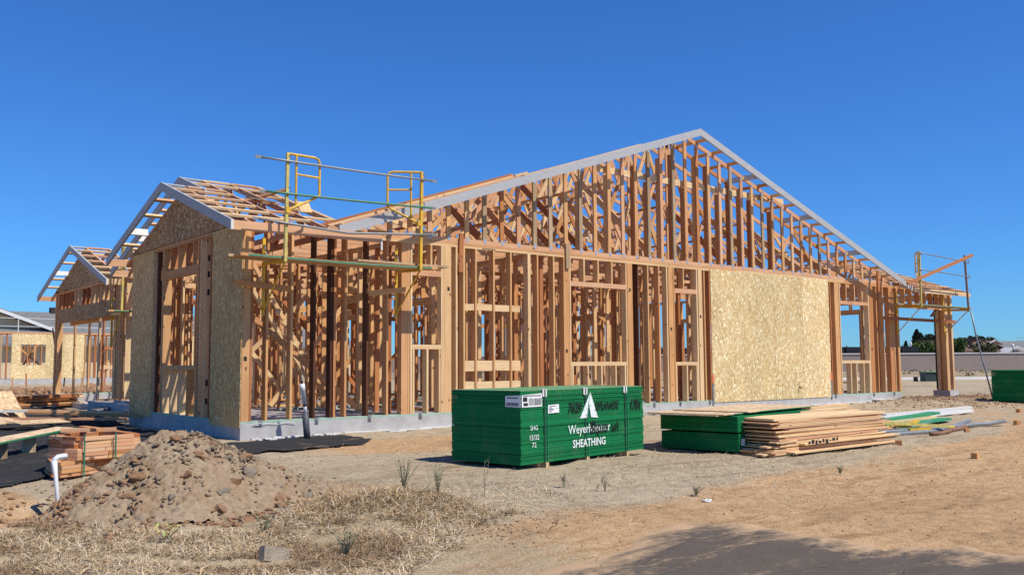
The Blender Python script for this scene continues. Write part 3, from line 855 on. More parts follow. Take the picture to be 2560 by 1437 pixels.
# gable truss over the long wall, with studs every 0.41 m
gt = H('gable_truss', (2.2, 0.019, 3.123), (19.40, 0.019, 3.123), T, D4, 'wood_pink')
slope_board('top_chord', 2.15, RX - .001, 0.019, 0.045, T, D4, 'wood_pink', gt)
slope_board('top_chord', 19.40, RX + .001, 0.019, 0.045, T, D4, 'wood_pink', gt)
pl = MB()
for k in range(-20, 20):
    xr = 10.44 + 0.4113 * k
    if xr < 2.3 or xr > 18.6: continue
    zt_ = zroof(xr) - 0.15
    if zt_ < 3.25: continue
    mt = 'wood_grey' if k in (-14, -11, -10, -8, -3, -1, 4, 7, 13) else random.choice(['wood', 'wood_pink', 'wood'])
    vs(xr - .045, xr + .045, 3.168, zt_, mt, 'gable_stud', gt, y0=0.0, d=T)
    if zt_ > 4.75 and k % 2 == 0 or zt_ > 5.3:
        vs(xr - .012, xr + .026, 3.2, zt_ - .25 if k % 3 else 4.85, random.choice(['wood_red', 'wood']), 'stiffener', gt, y0=T + .001, d=.13)
    pl.bb(xr - .028, xr + .028, -0.004, -0.001, 3.115, 3.205)
    pl.bb(xr - .028, xr + .028, -0.004, -0.001, zt_ - .05, zt_ + .06)
o = pl.build('nail_plate', 'steelplate', gt); tag(o, kind='stuff')
m_ = MB(); m_.bb(19.30, 19.41, -0.004, -0.001, 3.06, 3.17); m_.build('nail_plate', 'steelplate', gt)
# strongback and bracing behind the gable
H('strongback', (7.7, 0.115, 4.96), (14.35, 0.115, 4.96), T, 0.14, 'wood_pale', gt)
for x in (4.6, 5.5, 6.35, 7.2, 8.15, 9.35, 11.9, 13.4, 14.9, 16.2):
    h = zroof(x) - 3.3
    H('gable_brace', (x + .03, 0.12, 3.25), (x - .03, min(2.9, 0.3 + h * 0.95), 3.22 + h * 0.93), T, 0.14, random.choice(['wood_red', 'wood_red', 'wood']))
for x, z in ((3.6, 3.45), (5.2, 3.62), (5.9, 4.05), (6.9, 4.35), (7.6, 3.55), (8.3, 4.75), (9.2, 3.9), (9.9, 4.4), (11.0, 5.1), (12.2, 3.9), (13.0, 4.3), (14.6, 3.7), (16.4, 3.45)):
    H('lateral_brace', (x, 0.2, z), (x + .1, 9 + random.uniform(-2, 2), z + .02), D4, T, random.choice(['wood', 'wood_red', 'wood_pale']))
# lookouts and rake fascia
def rake(x0, x1, yf, par, zt0, zt1, h, th=T):
    me = MB(); me.prism([(x0, yf, zt0), (x1, yf, zt1), (x1, yf, zt1 - h), (x0, yf, zt0 - h)], (0, th, 0))
    return me.build('fascia_board', 'fascia', par, origin=((x0 + x1) / 2, yf, (zt0 + zt1) / 2), smooth=False)
zf = lambda x: 6.142 - abs(x - 10.5) / 3
rakeL = rake(1.42, 10.499, -0.42, house, zf(1.42), zf(10.499), 0.165)
rakeR = rake(10.501, 19.80, -0.42, house, zf(10.501), zf(19.80), 0.16)
for xx in (19.62, 19.72):
    m_ = MB(); m_.bb(xx, xx + .012, -0.424, -0.419, zf(xx) - .17, zf(xx)); m_.build('joint_line', 'black', rakeR)
for i, x in enumerate([10.88, 11.45, 12.02, 12.66, 13.18, 13.73, 14.30, 14.94, 15.45, 16.04, 16.60, 17.18, 17.73, 18.3, 18.87]):
    grey = i in (3, 7, 11)
    slope = Vector((1, 0, -1 / 3)).normalized()
    nrm = Vector((1 / 3, 0, 1)).normalized()
    z = zroof(x)
    c0 = Vector((x, -0.38, z)) - nrm * (0.07 if grey else 0.024); c1 = Vector((x, 0.60, z)) - nrm * (0.07 if grey else 0.024)
    lumber('lookout', c0, c1, D4 if not grey else T, 0.038 if not grey else 0.13, 'fascia' if grey else 'wood', rakeR, up=nrm)
for i in range(15):
    x = 10.1 - 0.57 * i
    nrm = Vector((-1 / 3, 0, 1)).normalized()
    c0 = Vector((x, -0.38, zroof(x))) - nrm * .024; c1 = Vector((x, 0.60, zroof(x))) - nrm * .024
    lumber('lookout', c0, c1, D4, .038, 'wood', rakeL, up=nrm)
# loose board along the left slope, lying on the lookouts
lumber('roof_board', (1.3, -0.18, zroof(1.3) + .06), (5.5, -0.18, zroof(5.5) + .06), .19, .04, 'wood_pale', house)
lumber('roof_board', (1.2, 0.10, zroof(1.2) + .10), (5.4, 0.10, zroof(5.4) + .10), .09, .04, 'wood_red', house)
lumber('roof_board', (5.6, 0.0, zroof(5.6) + .02), (8.9, 0.0, zroof(8.9) + .02), .14, .02, 'wood_pale', house)

# ---- cross gables at the left (ridge along x)
def ridge_z(y, yr, zr): return zr - abs(y - yr) / 3
def cross_truss(x, yr, zr, ya, yb, w0, w1, mat='wood_pink', webs=True, dbl=False):
    t = H('roof_truss', (x, w0, 3.123), (x, w1, 3.123), T, D4, mat)
    dr = D4 / 2 / COSP
    for ye in (ya, yb):
        lumber('top_chord', (x, ye, ridge_z(ye, yr, zr) - dr), (x, yr, zr - dr), T, D4, random.choice([mat, 'wood_pale']), t)
        if dbl:
            lumber('top_chord', (x + T + .004, ye, ridge_z(ye, yr, zr) - dr), (x + T + .004, yr, zr - dr), T, D4, mat, t)
    if webs:
        n = 4
        for i in range(n):
            yb_ = w0 + (w1 - w0) * (i + 1) / (n + 1)
            for dy in (-.7, .7):
                yt = yb_ + dy
                zt_ = ridge_z(yt, yr, zr) - .12
                if zt_ > 3.35: lumber('web', (x + .002, yb_, 3.16), (x + .002, yt, zt_), T - .004, D4, random.choice([mat, 'wood']), t)
    return t
YR1, ZR1 = 2.685, 4.070
YR2, ZR2 = 3.80, 4.441
cross_truss(0.025, YR1, ZR1 - .04, -0.42, 5.79, 0.0, 5.37, webs=False)
for i, x in enumerate((0.72, 1.28, 1.84, 1.90)):
    cross_truss(x, YR2, ZR2, -0.42, 7.98, 0.0, 7.55, webs=i > 0, mat='wood_pink' if i < 2 else 'wood_red')
def fascia_x(x, yr, zr, ye, h=0.155, mat='fascia', par=None):
    me = MB(); ztop = zr - abs(ye - yr) / 3
    s = 0.0006 if ye > yr else -0.0006
    me.prism([(x, yr + s, zr), (x, ye, ztop), (x, ye, ztop - h), (x, yr + s, zr - h)], (T, 0, 0))
    return me.build('fascia_board', mat, par or house, origin=(x, (yr + ye) / 2, (zr + ztop) / 2), rz=math.pi / 2)
f1r = fascia_x(-0.40, YR1, 4.085, -0.46); f1l = fascia_x(-0.40, YR1, 4.085, 5.83)
f2r = fascia_x(0.30, YR2, 4.450, 2.45); f2l = fascia_x(0.30, YR2, 4.450, 8.02)
for y in (-0.44,):
    m_ = MB(); m_.bb(-0.40, -0.36, -0.478, -0.4605, 2.885, 3.035); m_.build('fascia_end', 'white', f1r)
# ridge starter boards painted grey, then blocks
def rboard(x0, x1, yr, zr, mat, s=-1):
    a = Vector((x0, yr + s * .07, ridge_z(yr + s * .07, yr, zr) - .012)); b = Vector((x1, yr + s * .07, ridge_z(yr + s * .07, yr, zr) - .012))
    lumber('ridge_block', a, b, .11, .035, mat, house, up=Vector((0, s / 3, 1)).normalized())
rboard(-0.355, 0.005, YR1, ZR1, 'fascia'); rboard(0.05, 0.7, YR1, ZR1, 'wood_pink')
rboard(0.345, 0.70, YR2, ZR2, 'fascia'); rboard(0.745, 1.26, YR2, ZR2, 'wood_pale'); rboard(1.30, 1.82, YR2, ZR2, 'wood_pink')
# lookouts: flat boards over the gable trusses
def lookouts(ylist, x0, x1, yr, zr, par, greys=()):
    for i, y in enumerate(ylist):
        s = -1 if y < yr else 1
        nrm = Vector((0, s / 3, 1)).normalized()
        z = ridge_z(y, yr, zr)
        if i in greys:
            lumber('lookout', Vector((x0, y, z)) - nrm * .066, Vector((x1 - .32, y, z)) - nrm * .066, T, .13, 'white', par, up=nrm)
        else:
            lumber('lookout', Vector((x0, y, z)) - nrm * .021, Vector((x1, y, z)) - nrm * .021, D4, .038, random.choice(['wood_pink', 'wood_pale', 'wood_pale']), par, up=nrm)
lookouts([2.27, 1.72, 1.20, 0.66, 0.12], -0.36, 0.70, YR1, ZR1, f1r)
lookouts([3.25, 3.85, 4.45, 5.10], -0.36, 0.28, YR1, ZR1, f1l, greys=(2,))
lookouts([3.30], 0.345, 1.82, YR2, ZR2, f2r)
lookouts([1.9, 0.9, 0.3], 0.745, 1.27, YR1, ZR1, f2r)
lookouts([2.6, 1.45, 0.62], 1.30, 1.82, YR2, ZR2, f2r)
lookouts([4.5, 5.1, 5.7, 6.3, 6.9, 7.5], 0.345, 1.27, YR2, ZR2, f2l, greys=(3,))
# eave fascias of the wing
H('eave_board', (-0.358, -0.44, 2.958), (2.18, -0.44, 2.958), T, 0.14, 'wood_pink')
H('eave_board', (-0.358, 5.81, 2.955), (0.30, 5.81, 2.955), T, 0.14, 'wood_pink')
H('eave_board', (0.345, 8.0, 2.955), (1.9, 8.0, 2.955), T, 0.14, 'wood_pink')
m_ = MB(); m_.bb(2.16, 2.19, -0.47, -0.462, 2.76, 2.95); m_.build('flashing_strip', 'white', house)
# scrap pieces on the wing roof
H('scrap_board', (1.35, 2.6, 4.0), (1.75, 2.2, 4.13), .12, T, 'wood_pink'); H('scrap_board', (0.95, 1.9, 3.83), (1.25, 1.5, 3.72), .2, .02, 'osb_flat')
H('scrap_board', (1.5, 0.9, 3.5), (1.62, 1.3, 3.75), .2, .02, 'wood')

# ---- garage at the far left
GX, GY0, GY1, GYR = 1.10, 10.3, 16.4, 13.35
GZR = 4.17
gw = H('wall_frame', (GX + .07, GY1 - .7, .08), (GX + .07, GY1, .08), D6, T, 'treated')
for y in (GY1 - .06, GY1 - .14, GY1 - .35):
    lumber('post', (GX + .07, y, .1), (GX + .07, y, 3.0), D6, .07, 'wood', gw, up=(0, 1, 0))
for y in (GY0 + .02, GY0 - .12, GY0 - .30, GY0 - .52, GY0 - .8):
    lumber('post', (GX + .07, y, .1), (GX + .07, y, 3.0), D6, .05, random.choice(['wood', 'wood_pale']), gw, up=(0, 1, 0))
for zc in (3.019, 3.057): H('top_plate', (GX + .07, 9.4, zc), (GX + .07, GY1, zc), D6, T - .002, 'wood', gw)
me = MB(); me.bb(GX, GX + .12, GY0 + .05, GY1 - .4, 2.16, 2.56); me.build('garage_header', 'osb_brown_shade', gw, origin=(GX, GYR, 2.36), rz=math.pi / 2)
H('header', (GX + .35, GY0 + .2, 2.22), (GX + .35, GY1 - .5, 2.22), .09, .24, 'wood', gw)
k = GY0 + .15
while k < GY1 - .4:
    ws(k, k + T, 2.565, 3.0, random.choice(['wood', 'wood_red', 'wood_pale']), 'cripple_stud', x0=GX, par=gw); k += .42
framed_wall((GX + .15, GY1 - .14), (7.5, GY1 - .14), D6, [(2.2, 3.6, .9, 2.2)], z0=.06, seed=31)
framed_wall((GX + .15, GY0 - .14), (4.2, GY0 - .14), D6, [(.9, 1.4, .9, 2.2)], z0=.06, seed=32)
framed_wall((7.5, GY0), (7.5, GY1), D6, [(1.6, 3.6, 0, 2.2)], z0=0.0, seed=33, skip=.4)
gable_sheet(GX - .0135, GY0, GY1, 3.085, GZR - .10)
for i in range(11):
    cross_truss(GX + .025 + .61 * i, GYR, GZR - .015, GY0 - .5, GY1 + .5, GY0, GY1, webs=i > 0, mat='wood_pink')
g1f = fascia_x(0.70, GYR, GZR, GY0 - .5); g2f = fascia_x(0.70, GYR, GZR, GY1 + .5)
lookouts([12.95, 12.35, 11.75, 11.15, 10.55], .745, 1.70, GYR, GZR - .015, g1f)
lookouts([13.75, 14.4, 15.0, 15.5, 16.1], .745, 1.70, GYR, GZR - .015, g2f, greys=(2,))
rboard(.745, 1.09, GYR, GZR - .015, 'fascia'); rboard(1.15, 1.7, GYR, GZR - .015, 'wood_pink')
H('eave_board', (.745, GY0 - .48, 2.93), (7.0, GY0 - .48, 2.93), T, .14, 'wood_pale')
H('eave_board', (.745, GY1 + .48, 2.93), (7.0, GY1 + .48, 2.93), T, .14, 'wood_pink')
m_ = MB(); m_.bb(.70, .74, GY0 - .52, GY0 - .503, 2.84, 3.0); m_.build('fascia_end', 'white', g1f)
# porch roof between the wing and garage
H('porch_beam', (1.3, 8.1, 2.95), (1.3, 9.4, 2.95), D4, .19, 'wood')

# ---- covered patio at the right end
for zc in (3.019, 3.057): H('top_plate', (19.735, .07, zc), (22.9, .07, zc), D6, T - .002, 'wood')
H('patio_beam', (19.735, .045, 2.51), (22.44, .045, 2.51), D4, .11, 'wood_pink')
for x in (20.13, 20.55, 20.98, 21.37, 21.79, 22.18): vs(x - T, x, 2.567, ZT, 'wood', 'cripple_stud', house)
pier = MB(); pier.prism([(22.44, -.14, -.6), (23.10, -.14, -.6), (23.04, -.06, 0.01), (22.50, -.06, 0.01)], (0, .52, 0)); pier.build('pier', 'concrete', house)
for a, b, y0, mt in ((22.51, 22.60, .20, 'wood_pale'), (22.53, 22.57, .145, 'wood_red'), (22.52, 22.61, 0.0, 'wood'), (22.62, 22.66, 0.0, 'wood_pale'), (22.70, 22.735, .02, 'wood_red'), (22.90, 23.00, 0.0, 'wood_pale')):
    vs(a, b, 0.012, 3.0, mt, 'patio_post', house, y0=y0)
bw = MB(); bw.bb(22.503, 22.508, .30, .345, 0.05, 2.9); bw.build('building_wrap', 'black', house)
H('patio_beam', (22.7, .2, 2.9), (22.7, 6.9, 2.9), D4, .2, 'wood')
for y in (6.6, 6.75): H('patio_post', (22.7, y, -.2), (22.7, y, 2.8), .14, .1, 'wood', up=(0, 1, 0))
PR_Y, PR_Z = 3.34, 3.0 + (3.34 + .46) / 3 - .012
for i in range(7):
    x = 19.85 + .555 * i
    cross_truss(x, PR_Y, PR_Z, -.42, 7.1, 0, 6.7, webs=i in (0, 6), mat='wood_pink')
H('eave_board', (19.84, -.44, 2.935), (23.26, -.44, 2.935), T, .125, 'wood_pale')
m_ = MB(); m_.bb(23.262, 23.28, -.462, -.42, 2.86, 3.0); m_.build('fascia_end', 'white', house)
for j in range(9):
    y = -.2 + .40 * j
    nrm = Vector((0, -1 / 3, 1)).normalized()
    a = Vector((19.9, y, ridge_z(y, PR_Y, PR_Z))) + nrm * .012; b = Vector((23.24, y, ridge_z(y, PR_Y, PR_Z))) + nrm * .012
    lumber('skip_board', a, b, .14 if j % 2 else .09, .018, random.choice(['wood_pale', 'wood_pink', 'wood']), house, up=nrm)
for j in range(6):
    y = 4.0 + .45 * j
    nrm = Vector((0, 1 / 3, 1)).normalized()
    a = Vector((19.9, y, ridge_z(y, PR_Y, PR_Z))) + nrm * .012; b = Vector((23.24, y, ridge_z(y, PR_Y, PR_Z))) + nrm * .012
    lumber('skip_board', a, b, .12, .018, 'wood_pink', house, up=nrm)
me = MB()
for dz in (0.005,):
    me.prism([(23.245, -.46, 3.0), (23.245, PR_Y, PR_Z + .012), (23.245, PR_Y, PR_Z - .12), (23.245, -.46, 2.88)], (T, 0, 0))
me.build('fascia_board', 'fascia', house, origin=(23.245, 1.4, 3.5), rz=math.pi / 2)
H('scrap_board', (21.05, -.3, 2.22), (21.35, -.32, 2.42), .09, T, 'wood_grey')

# ------------------------------------------------------------------ scaffolds
def scaffold_bracket(x, yo, zb, zt, gdir, label, group, yw=-0.03, style=0, size=0.55, parent_rot=0.0):
    """wall bracket with guard post and a swing gate; gdir = unit xy direction of the gate"""
    t = empty('scaffold_bracket', (x, yw, zb - .7), label, 'scaffold', group)
    mt = 'yellow_pale' if style == 0 else 'yellow'
    p = MB(); p.beam((x, yo, zb - .03), (x + .02, yo, zt), .045, .045, (0, 1, 0)); p.build('guard_post', mt, t)
    a = MB(); a.beam((x, yw, zb + .01), (x, yo, zb - .02), .04, .06); a.build('arm', 'yellow', t)
    s = MB(); s.tube([(x, yo + .02, zb - .04), (x, yw - .01, zb - .72)], .014, 6); s.build('strut', 'yellow', t)
    w_ = MB(); w_.beam((x, yw, zb - .8), (x, yw, zb + .42), .05, .02, (0, 1, 0)); w_.build('wall_plate', 'yellow', t)
    c = MB(); c.tube([(x, yw - .02, zb + .3), (x + .03, yw - .1, zb + .02)], .010, 6); c.build('hook', 'galv', t)
    gx, gy = gdir
    P = lambda s_, z: (x + gx * s_, yo + gy * s_, z)
    zt2 = zt - .01
    g = MB()
    g.tube([P(.0, zt2), P(size - .08, zt2 - .005), P(size - .02, zt2 - .03), P(size, zt2 - .09), P(size, zt2 - .58), P(size - .05, zt2 - .62), P(.03, zt2 - .86)], .020, 8)
    g.tube([P(.16, zt2), P(.16, zt2 - .78)], .018, 8)
    g.tube([P(.16, zt2 - .30), P(size, zt2 - .31)], .016, 8)
    g.build('swing_gate', 'yellow', t)
    cl = MB(); cl.box(P(.03, zt2 - .86), (.07, .07, .09)); cl.build('clamp', 'yellow', t)
    for z in (zt - .12, zt - .60, zt - 1.05):
        hk = MB(); hk.tube([(x + .025, yo - .02, z + .07), (x + .05, yo - .035, z + .08), (x + .06, yo - .035, z - .03), (x + .03, yo - .02, z - .04)], .006, 6)
        hk.build('rail_hook', 'galv', t)
    return t
GRP = 'yellow scaffold brackets on the house frame'
scaffold_bracket(0.32, -0.78, 2.45, 4.07, (1, 0), 'yellow scaffold bracket on the wing beside the sheathed corner, gate swung right', GRP)
scaffold_bracket(2.73, -0.78, 2.47, 4.09, (-.86, .5), 'yellow scaffold bracket on the wing nearest the big gable, gate swung left', GRP, style=1)
scaffold_bracket(19.58, -0.75, 2.45, 4.00, (.75, .66), 'yellow scaffold bracket beside the right corner post with a narrow gate', GRP, size=.42)
t = empty('scaffold_bracket', (22.42, -.03, 1.7), 'bare scaffold bracket over the patio post, holding the leaning brace', 'scaffold', GRP)
m_ = MB(); m_.beam((22.47, -.75, 2.38), (22.36, -.75, 4.08), .045, .045, (0, 1, 0)); m_.build('guard_post', 'rust', t)
m_ = MB(); m_.beam((22.4, -.03, 2.45), (22.44, -.75, 2.43), .04, .06); m_.build('arm', 'yellow', t)
m_ = MB(); m_.tube([(22.44, -.74, 2.40), (22.4, -.04, 1.74)], .014, 6); m_.build('strut', 'yellow', t)
m_ = MB(); m_.beam((22.4, -.03, 1.65), (22.4, -.03, 2.85), .05, .02, (0, 1, 0)); m_.build('wall_plate', 'yellow', t)
for z in (3.88, 3.42, 2.98):
    m_ = MB(); m_.tube([(22.42, -.77, z + .08), (22.55, -.78, z + .08), (22.58, -.78, z - .04), (22.46, -.77, z - .06)], .007, 6); m_.build('rail_hook', 'galv', t)
scaffold_bracket(0.95, 9.35, 2.15, 3.75, (.2, .98), 'yellow scaffold bracket at the garage eave beyond the wing', GRP, yw=10.1, size=.35)

def rail(pts, mat, r, label, ends=True):
    t = empty('guard_rail', pts[0], label, 'rail', 'scaffold guard rails')
    m_ = MB(); m_.tube(pts, r, 8); m_.build('tube', mat, t, smooth=True)
    if ends:
        for a, b in ((pts[0], pts[1]), (pts[-1], pts[-2])):
            a = Vector(a); d = (a - Vector(b)).normalized()
            e = MB(); e.beam(a - d * .02, a + d * .09, .012, .045); e.build('flattened_end', 'galv', t)
def seg(a, b, n, sag=0.0):
    a = Vector(a); b = Vector(b)
    return [a.lerp(b, i / n) - Vector((0, 0, sag * math.sin(math.pi * i / n))) for i in range(n + 1)]
rail(seg((-.10, -.815, 3.94), (2.94, -.815, 3.955), 6, .01), 'galv', .017, 'topmost grey guard rail of the scaffold on the wing', True)
rail(seg((-.02, -.815, 3.44), (2.92, -.815, 3.495), 6, .01), 'greenpipe', .018, 'green middle guard rail of the scaffold on the wing')
rail(seg((-.12, -.815, 3.02), (1.35, -.815, 2.935), 3) + seg((1.5, -.815, 2.945), (2.94, -.815, 3.045), 3), 'galv', .018, 'bent grey bottom guard rail of the scaffold on the wing')
rail(seg((19.52, -.79, 3.95), (22.5, -.79, 3.87), 4), 'galv', .016, 'upper grey guard rail of the scaffold over the patio')
rail(seg((19.40, -.79, 3.48), (22.5, -.79, 3.43), 4), 'galv', .016, 'lower grey guard rail of the scaffold over the patio')
rail(seg((.75, 9.28, 3.28), (2.9, 9.28, 3.3), 3), 'galv', .018, 'dark guard rail crossing behind the wing rake')

def plank(x0, x1, y0, y1, z0, z1, label, sag=0.0, green=True):
    n = 8
    t = empty('scaffold_plank', ((x0 + x1) / 2, (y0 + y1) / 2, z0), label, 'plank', 'scaffold planks')
    m_ = MB()
    for i in range(n):
        a, b = i / n, (i + 1) / n
        xa, xb = x0 + (x1 - x0) * a, x0 + (x1 - x0) * b
        za = z0 - sag * math.sin(math.pi * a); zb_ = z0 - sag * math.sin(math.pi * b)
        m_.prism([(xa, y0, za), (xb, y0, zb_), (xb, y0, zb_ + z1 - z0), (xa, y0, za + z1 - z0)], (0, y1 - y0, 0))
    m_.build('board', 'wood_grey' if not green else 'wood', t, origin=((x0 + x1) / 2, (y0 + y1) / 2, z0))
    if green:
        e = MB()
        for i in range(n):
            a, b = i / n, (i + 1) / n
            xa, xb = x0 + .12 + (x1 - x0 - .24) * a, x0 + .12 + (x1 - x0 - .24) * b
            za = z0 - sag * math.sin(math.pi * a) + .004; zb_ = z0 - sag * math.sin(math.pi * b) + .004
            e.prism([(xa, y0 - .003, za), (xb, y0 - .003, zb_), (xb, y0 - .003, zb_ + z1 - z0 - .012), (xa, y0 - .003, za + z1 - z0 - .012)], (0, .002, 0))
        e.build('painted_edge', 'greenpipe', t)
plank(-.36, 3.10, -.75, -.52, 2.475, 2.517, 'front green edged plank of the scaffold on the wing', .02)
plank(-.44, 2.95, -.505, -.27, 2.478, 2.518, 'rear plank of the scaffold on the wing, against the wall', .015, False)
plank(1.6, 3.36, -.70, -.47, 2.522, 2.556, 'short pale plank lying on top at the gable end of the platform', .0, False)
plank(19.1, 22.75, -.74, -.50, 2.472, 2.510, 'front green edged plank of the scaffold over the patio', .0)
plank(18.8, 22.2, -.485, -.25, 2.475, 2.512, 'rear plank of the scaffold over the patio', .01, False)
plank(.6, 2.6, 9.15, 9.40, 2.17, 2.21, 'green edged plank at the garage eave beyond the wing', .0)
def loose(name, a, b, w_, d_, mat, label, cat, group=None, up=(0, 0, 1)):
    o = lumber(name, a, b, w_, d_, mat, None, up)
    return tag(o, label, cat, group)
loose('ledger_board', (-.18, -.08, 2.145), (.74, -.08, 2.08), .04, D4, 'wood', 'grey ledger board under the scaffold beside the sheathed corner', 'board', 'ledger boards under the scaffolds')
loose('ledger_board', (2.15, -.10, 2.07), (2.95, -.085, 2.18), .04, D4, 'wood', 'tilted ledger board under the scaffold below the gable end bracket', 'board', 'ledger boards under the scaffolds')
loose('ledger_board', (18.75, -.08, 2.12), (23.0, -.08, 2.11), .04, D4, 'wood_red', 'long ledger board crossing the patio opening under the scaffold', 'board', 'ledger boards under the scaffolds')
loose('timber_brace', (18.75, -.80, 3.03), (22.78, -.80, 4.11), .04, D4, 'wood_red', 'brown timber brace slanting up across the patio scaffold', 'timber')
pp = MB(); pp.tube([(22.46, -.82, 2.40), (22.52, -.90, 1.7), (22.50, -1.08, .9), (22.36, -1.38, G(22.36, -1.38) - .03)], .024, 8)
o = pp.build('prop_pole', 'galv', None, origin=(22.36, -1.38, G(22.36, -1.38)), smooth=True)
tag(o, 'long bent grey prop pole leaning under the patio scaffold', 'pole')

# ------------------------------------------------------------------ green sheathing bundle
TH = math.radians(10.6)
def bundle(loc, rz, L, Wd, Hh, label, group, printed=False, seed=0):
    rs = random.Random(seed)
    t = empty('sheet_bundle', loc, label, 'sheet bundle', group, rz)
    mw = WM[t.name]
    def loc_build(mb, name, mat):
        for i, p in enumerate(mb.v): mb.v[i] = tuple(mw @ Vector(p))
        return mb.build(name, mat, t, origin=loc, rz=rz)
    z = .075; n = 0
    gaps = {8: .004, 10: .005, 12: .006, 24: .003, 40: .002, 48: .004, 60: .003, 66: .003}
    step = (Hh - .012) / 36
    grooves = (4, 9, 17, 29, 31, 32)
    for k in range(36):
        j = rs.uniform(-.005, .005)
        jj = rs.uniform(-.0045, .0045) + (.012 * rs.random() if k in (30, 31, 32) else 0)
        m_ = MB(); m_.bb(j, L + j - jj, jj, Wd + jj, z, z + step - (.005 if k in grooves else .0012))
        loc_build(m_, 'sheet', 'green'); z += step
    m_ = MB(); m_.bb(.002, L - .002, .002, Wd, z, z + .008); loc_build(m_, 'top_sheet', 'greentop')
    top = z + .008
    for s in (.44, 1.27, 2.18):
        s *= L / 2.63
        m_ = MB(); m_.bb(s - .045, s + .045, .06, Wd - .06, 0.0, .073); loc_build(m_, 'dunnage_block', 'wood_pale')
        m_ = MB(); m_.bb(s + .02, s + .075, -.01, .05, -.01, .072); loc_build(m_, 'dunnage_block', 'wood_pale')
        m_ = MB(); m_.bb(s - .012, s + .012, -.008, -.005, .03, top); m_.bb(s - .012, s + .012, -.005, Wd, top + .001, top + .003); loc_build(m_, 'strap', 'strapblack')
        m_ = MB(); m_.bb(s + .055, s + .066, -.010, -.005, .0, top - .1); loc_build(m_, 'strap', 'strap')
        m_ = MB()
        m_.prism([(s - .045, -.014, top - .075), (s - .012, -.014, top - .085), (s - .012, -.014, top + .004), (s - .045, -.014, top + .004)], (0, .003, 0))
        m_.prism([(s + .012, -.014, top - .09), (s + .04, -.014, top - .07), (s + .04, -.014, top + .004), (s + .012, -.014, top + .004)], (0, .003, 0))
        m_.bb(s - .045, s + .04, -.014, .06, top + .004, top + .007); loc_build(m_, 'corner_guard', 'white')
    if printed:
        m_ = MB(); m_.prism([(.01, -.012, .735), (.39, -.012, .735), (.385, -.012, .89), (.01, -.012, .875)], (0, .002, 0)); lab = loc_build(m_, 'paper_label', 'paper')
        m_ = MB(); m_.prism([(-.013, -.012, .735), (-.013, .22, .74), (-.013, .22, .865), (-.013, -.012, .875)], (.002, 0, 0)); loc_build(m_, 'paper_label', 'paper')
        m_ = MB()
        for k in range(26):
            x = .135 + k * .0095
            m_.bb(x, x + rs.choice([.002, .004, .006]), -.0135, -.0125, .752, .845 - .02 * rs.random())
        m_.bb(.03, .11, -.0135, -.0125, .80, .85); m_.bb(.04, .12, -.0135, -.0125, .75, .785)
        for k in range(18): m_.bb(.03 + k * .019, .043 + k * .019, -.0135, -.0125, .858, .872)
        for k in range(9): m_.bb(-.0145, -.0135, .02 + k * .021, .033 + k * .021, .75, .79); 
        for k in range(7): m_.bb(-.0145, -.0135, .03 + k * .024, .048 + k * .024, .835, .85)
        tag(loc_build(m_, 'label_print', 'ink'), kind='stuff')
        m_ = MB(); m_.prism([(.50, -.012, .645), (.72, -.012, .65), (.715, -.012, .75), (.505, -.012, .745)], (0, .002, 0)); loc_build(m_, 'paper_label', 'paper')
        m_ = MB()
        for k, (a, b) in enumerate(((.53, .66), (.52, .58), (.52, .62), (.52, .60), (.52, .57))): m_.bb(a, b, -.0135, -.0125, .725 - k * .016, .732 - k * .016)
        m_.bb(.65, .70, -.0135, -.0125, .70, .704); tag(loc_build(m_, 'label_print', 'ink'), kind='stuff')
        m_ = MB()                                         # stencilled tree-like triangle
        m_.prism([(1.15, -.0105, .555), (1.30, -.0105, .56), (1.335, -.0105, .74), (1.375, -.0105, .875)], (0, .001, 0))
        m_.prism([(1.39, -.0105, .56), (1.54, -.0105, .55), (1.38, -.0105, .875), (1.345, -.0105, .74)], (0, .001, 0))
        loc_build(m_, 'stencil_mark', 'stencil')
        def text(s, x, z, size, mat, name, wide=1.0, shear=0.0, bold=0.0, y=-.0107):
            cu = bpy.data.curves.new('print', 'FONT'); cu.body = s; cu.size = size; cu.shear = shear; cu.offset = bold
            cu.align_x = 'CENTER'; cu.resolution_u = 2
            to = bpy.data.objects.new('print', cu); COL.objects.link(to)
            dg = bpy.context.evaluated_depsgraph_get()
            me = bpy.data.meshes.new_from_object(to.evaluated_get(dg))
            bpy.data.objects.remove(to); bpy.data.curves.remove(cu)
            me.materials.clear(); me.materials.append(M[mat])
            o = bpy.data.objects.new(name, me)
            link(o, t, mw @ Matrix.Translation((x, y, z)) @ Matrix.Rotation(math.pi / 2, 4, 'X') @ Matrix.Diagonal((wide, 1, 1, 1)))
        text('SHG', .235, .465, .075, 'stencil', 'stencil_text', 1.0, 0, .0005)
        text('15/32', .235, .35, .085, 'stencil', 'stencil_text', 1.0, 0, .0005)
        text('72', .235, .265, .08, 'stencil', 'stencil_text', 1.1, 0, .0005)
        text('Weyerhaeuser', 1.36, .375, .155, 'stencil', 'stencil_text', .98, 0, .001)
        text('SHEATHING', 1.35, .205, .135, 'stencil', 'stencil_text', .97, 0, .003)
        text('7629', 1.04, .64, .17, 'sprayblack', 'spray_text', .85, .25, .006, -.0117)
        text('ESPLANADE', 1.74, .65, .14, 'sprayblack', 'spray_text', .72, .2, .005, -.0117)
        text('1781', 2.42, .62, .19, 'sprayblack', 'spray_text', .75, .25, .006, -.0117)
        text('8hpse', 1.55, .36, .22, 'sprayblack', 'spray_text', .75, .15, .006, -.0117)
        text('lof1', 1.93, .36, .16, 'sprayblack', 'spray_text', .75, .15, .005, -.0117)
    return t
GB = 'green edged sheet bundles'
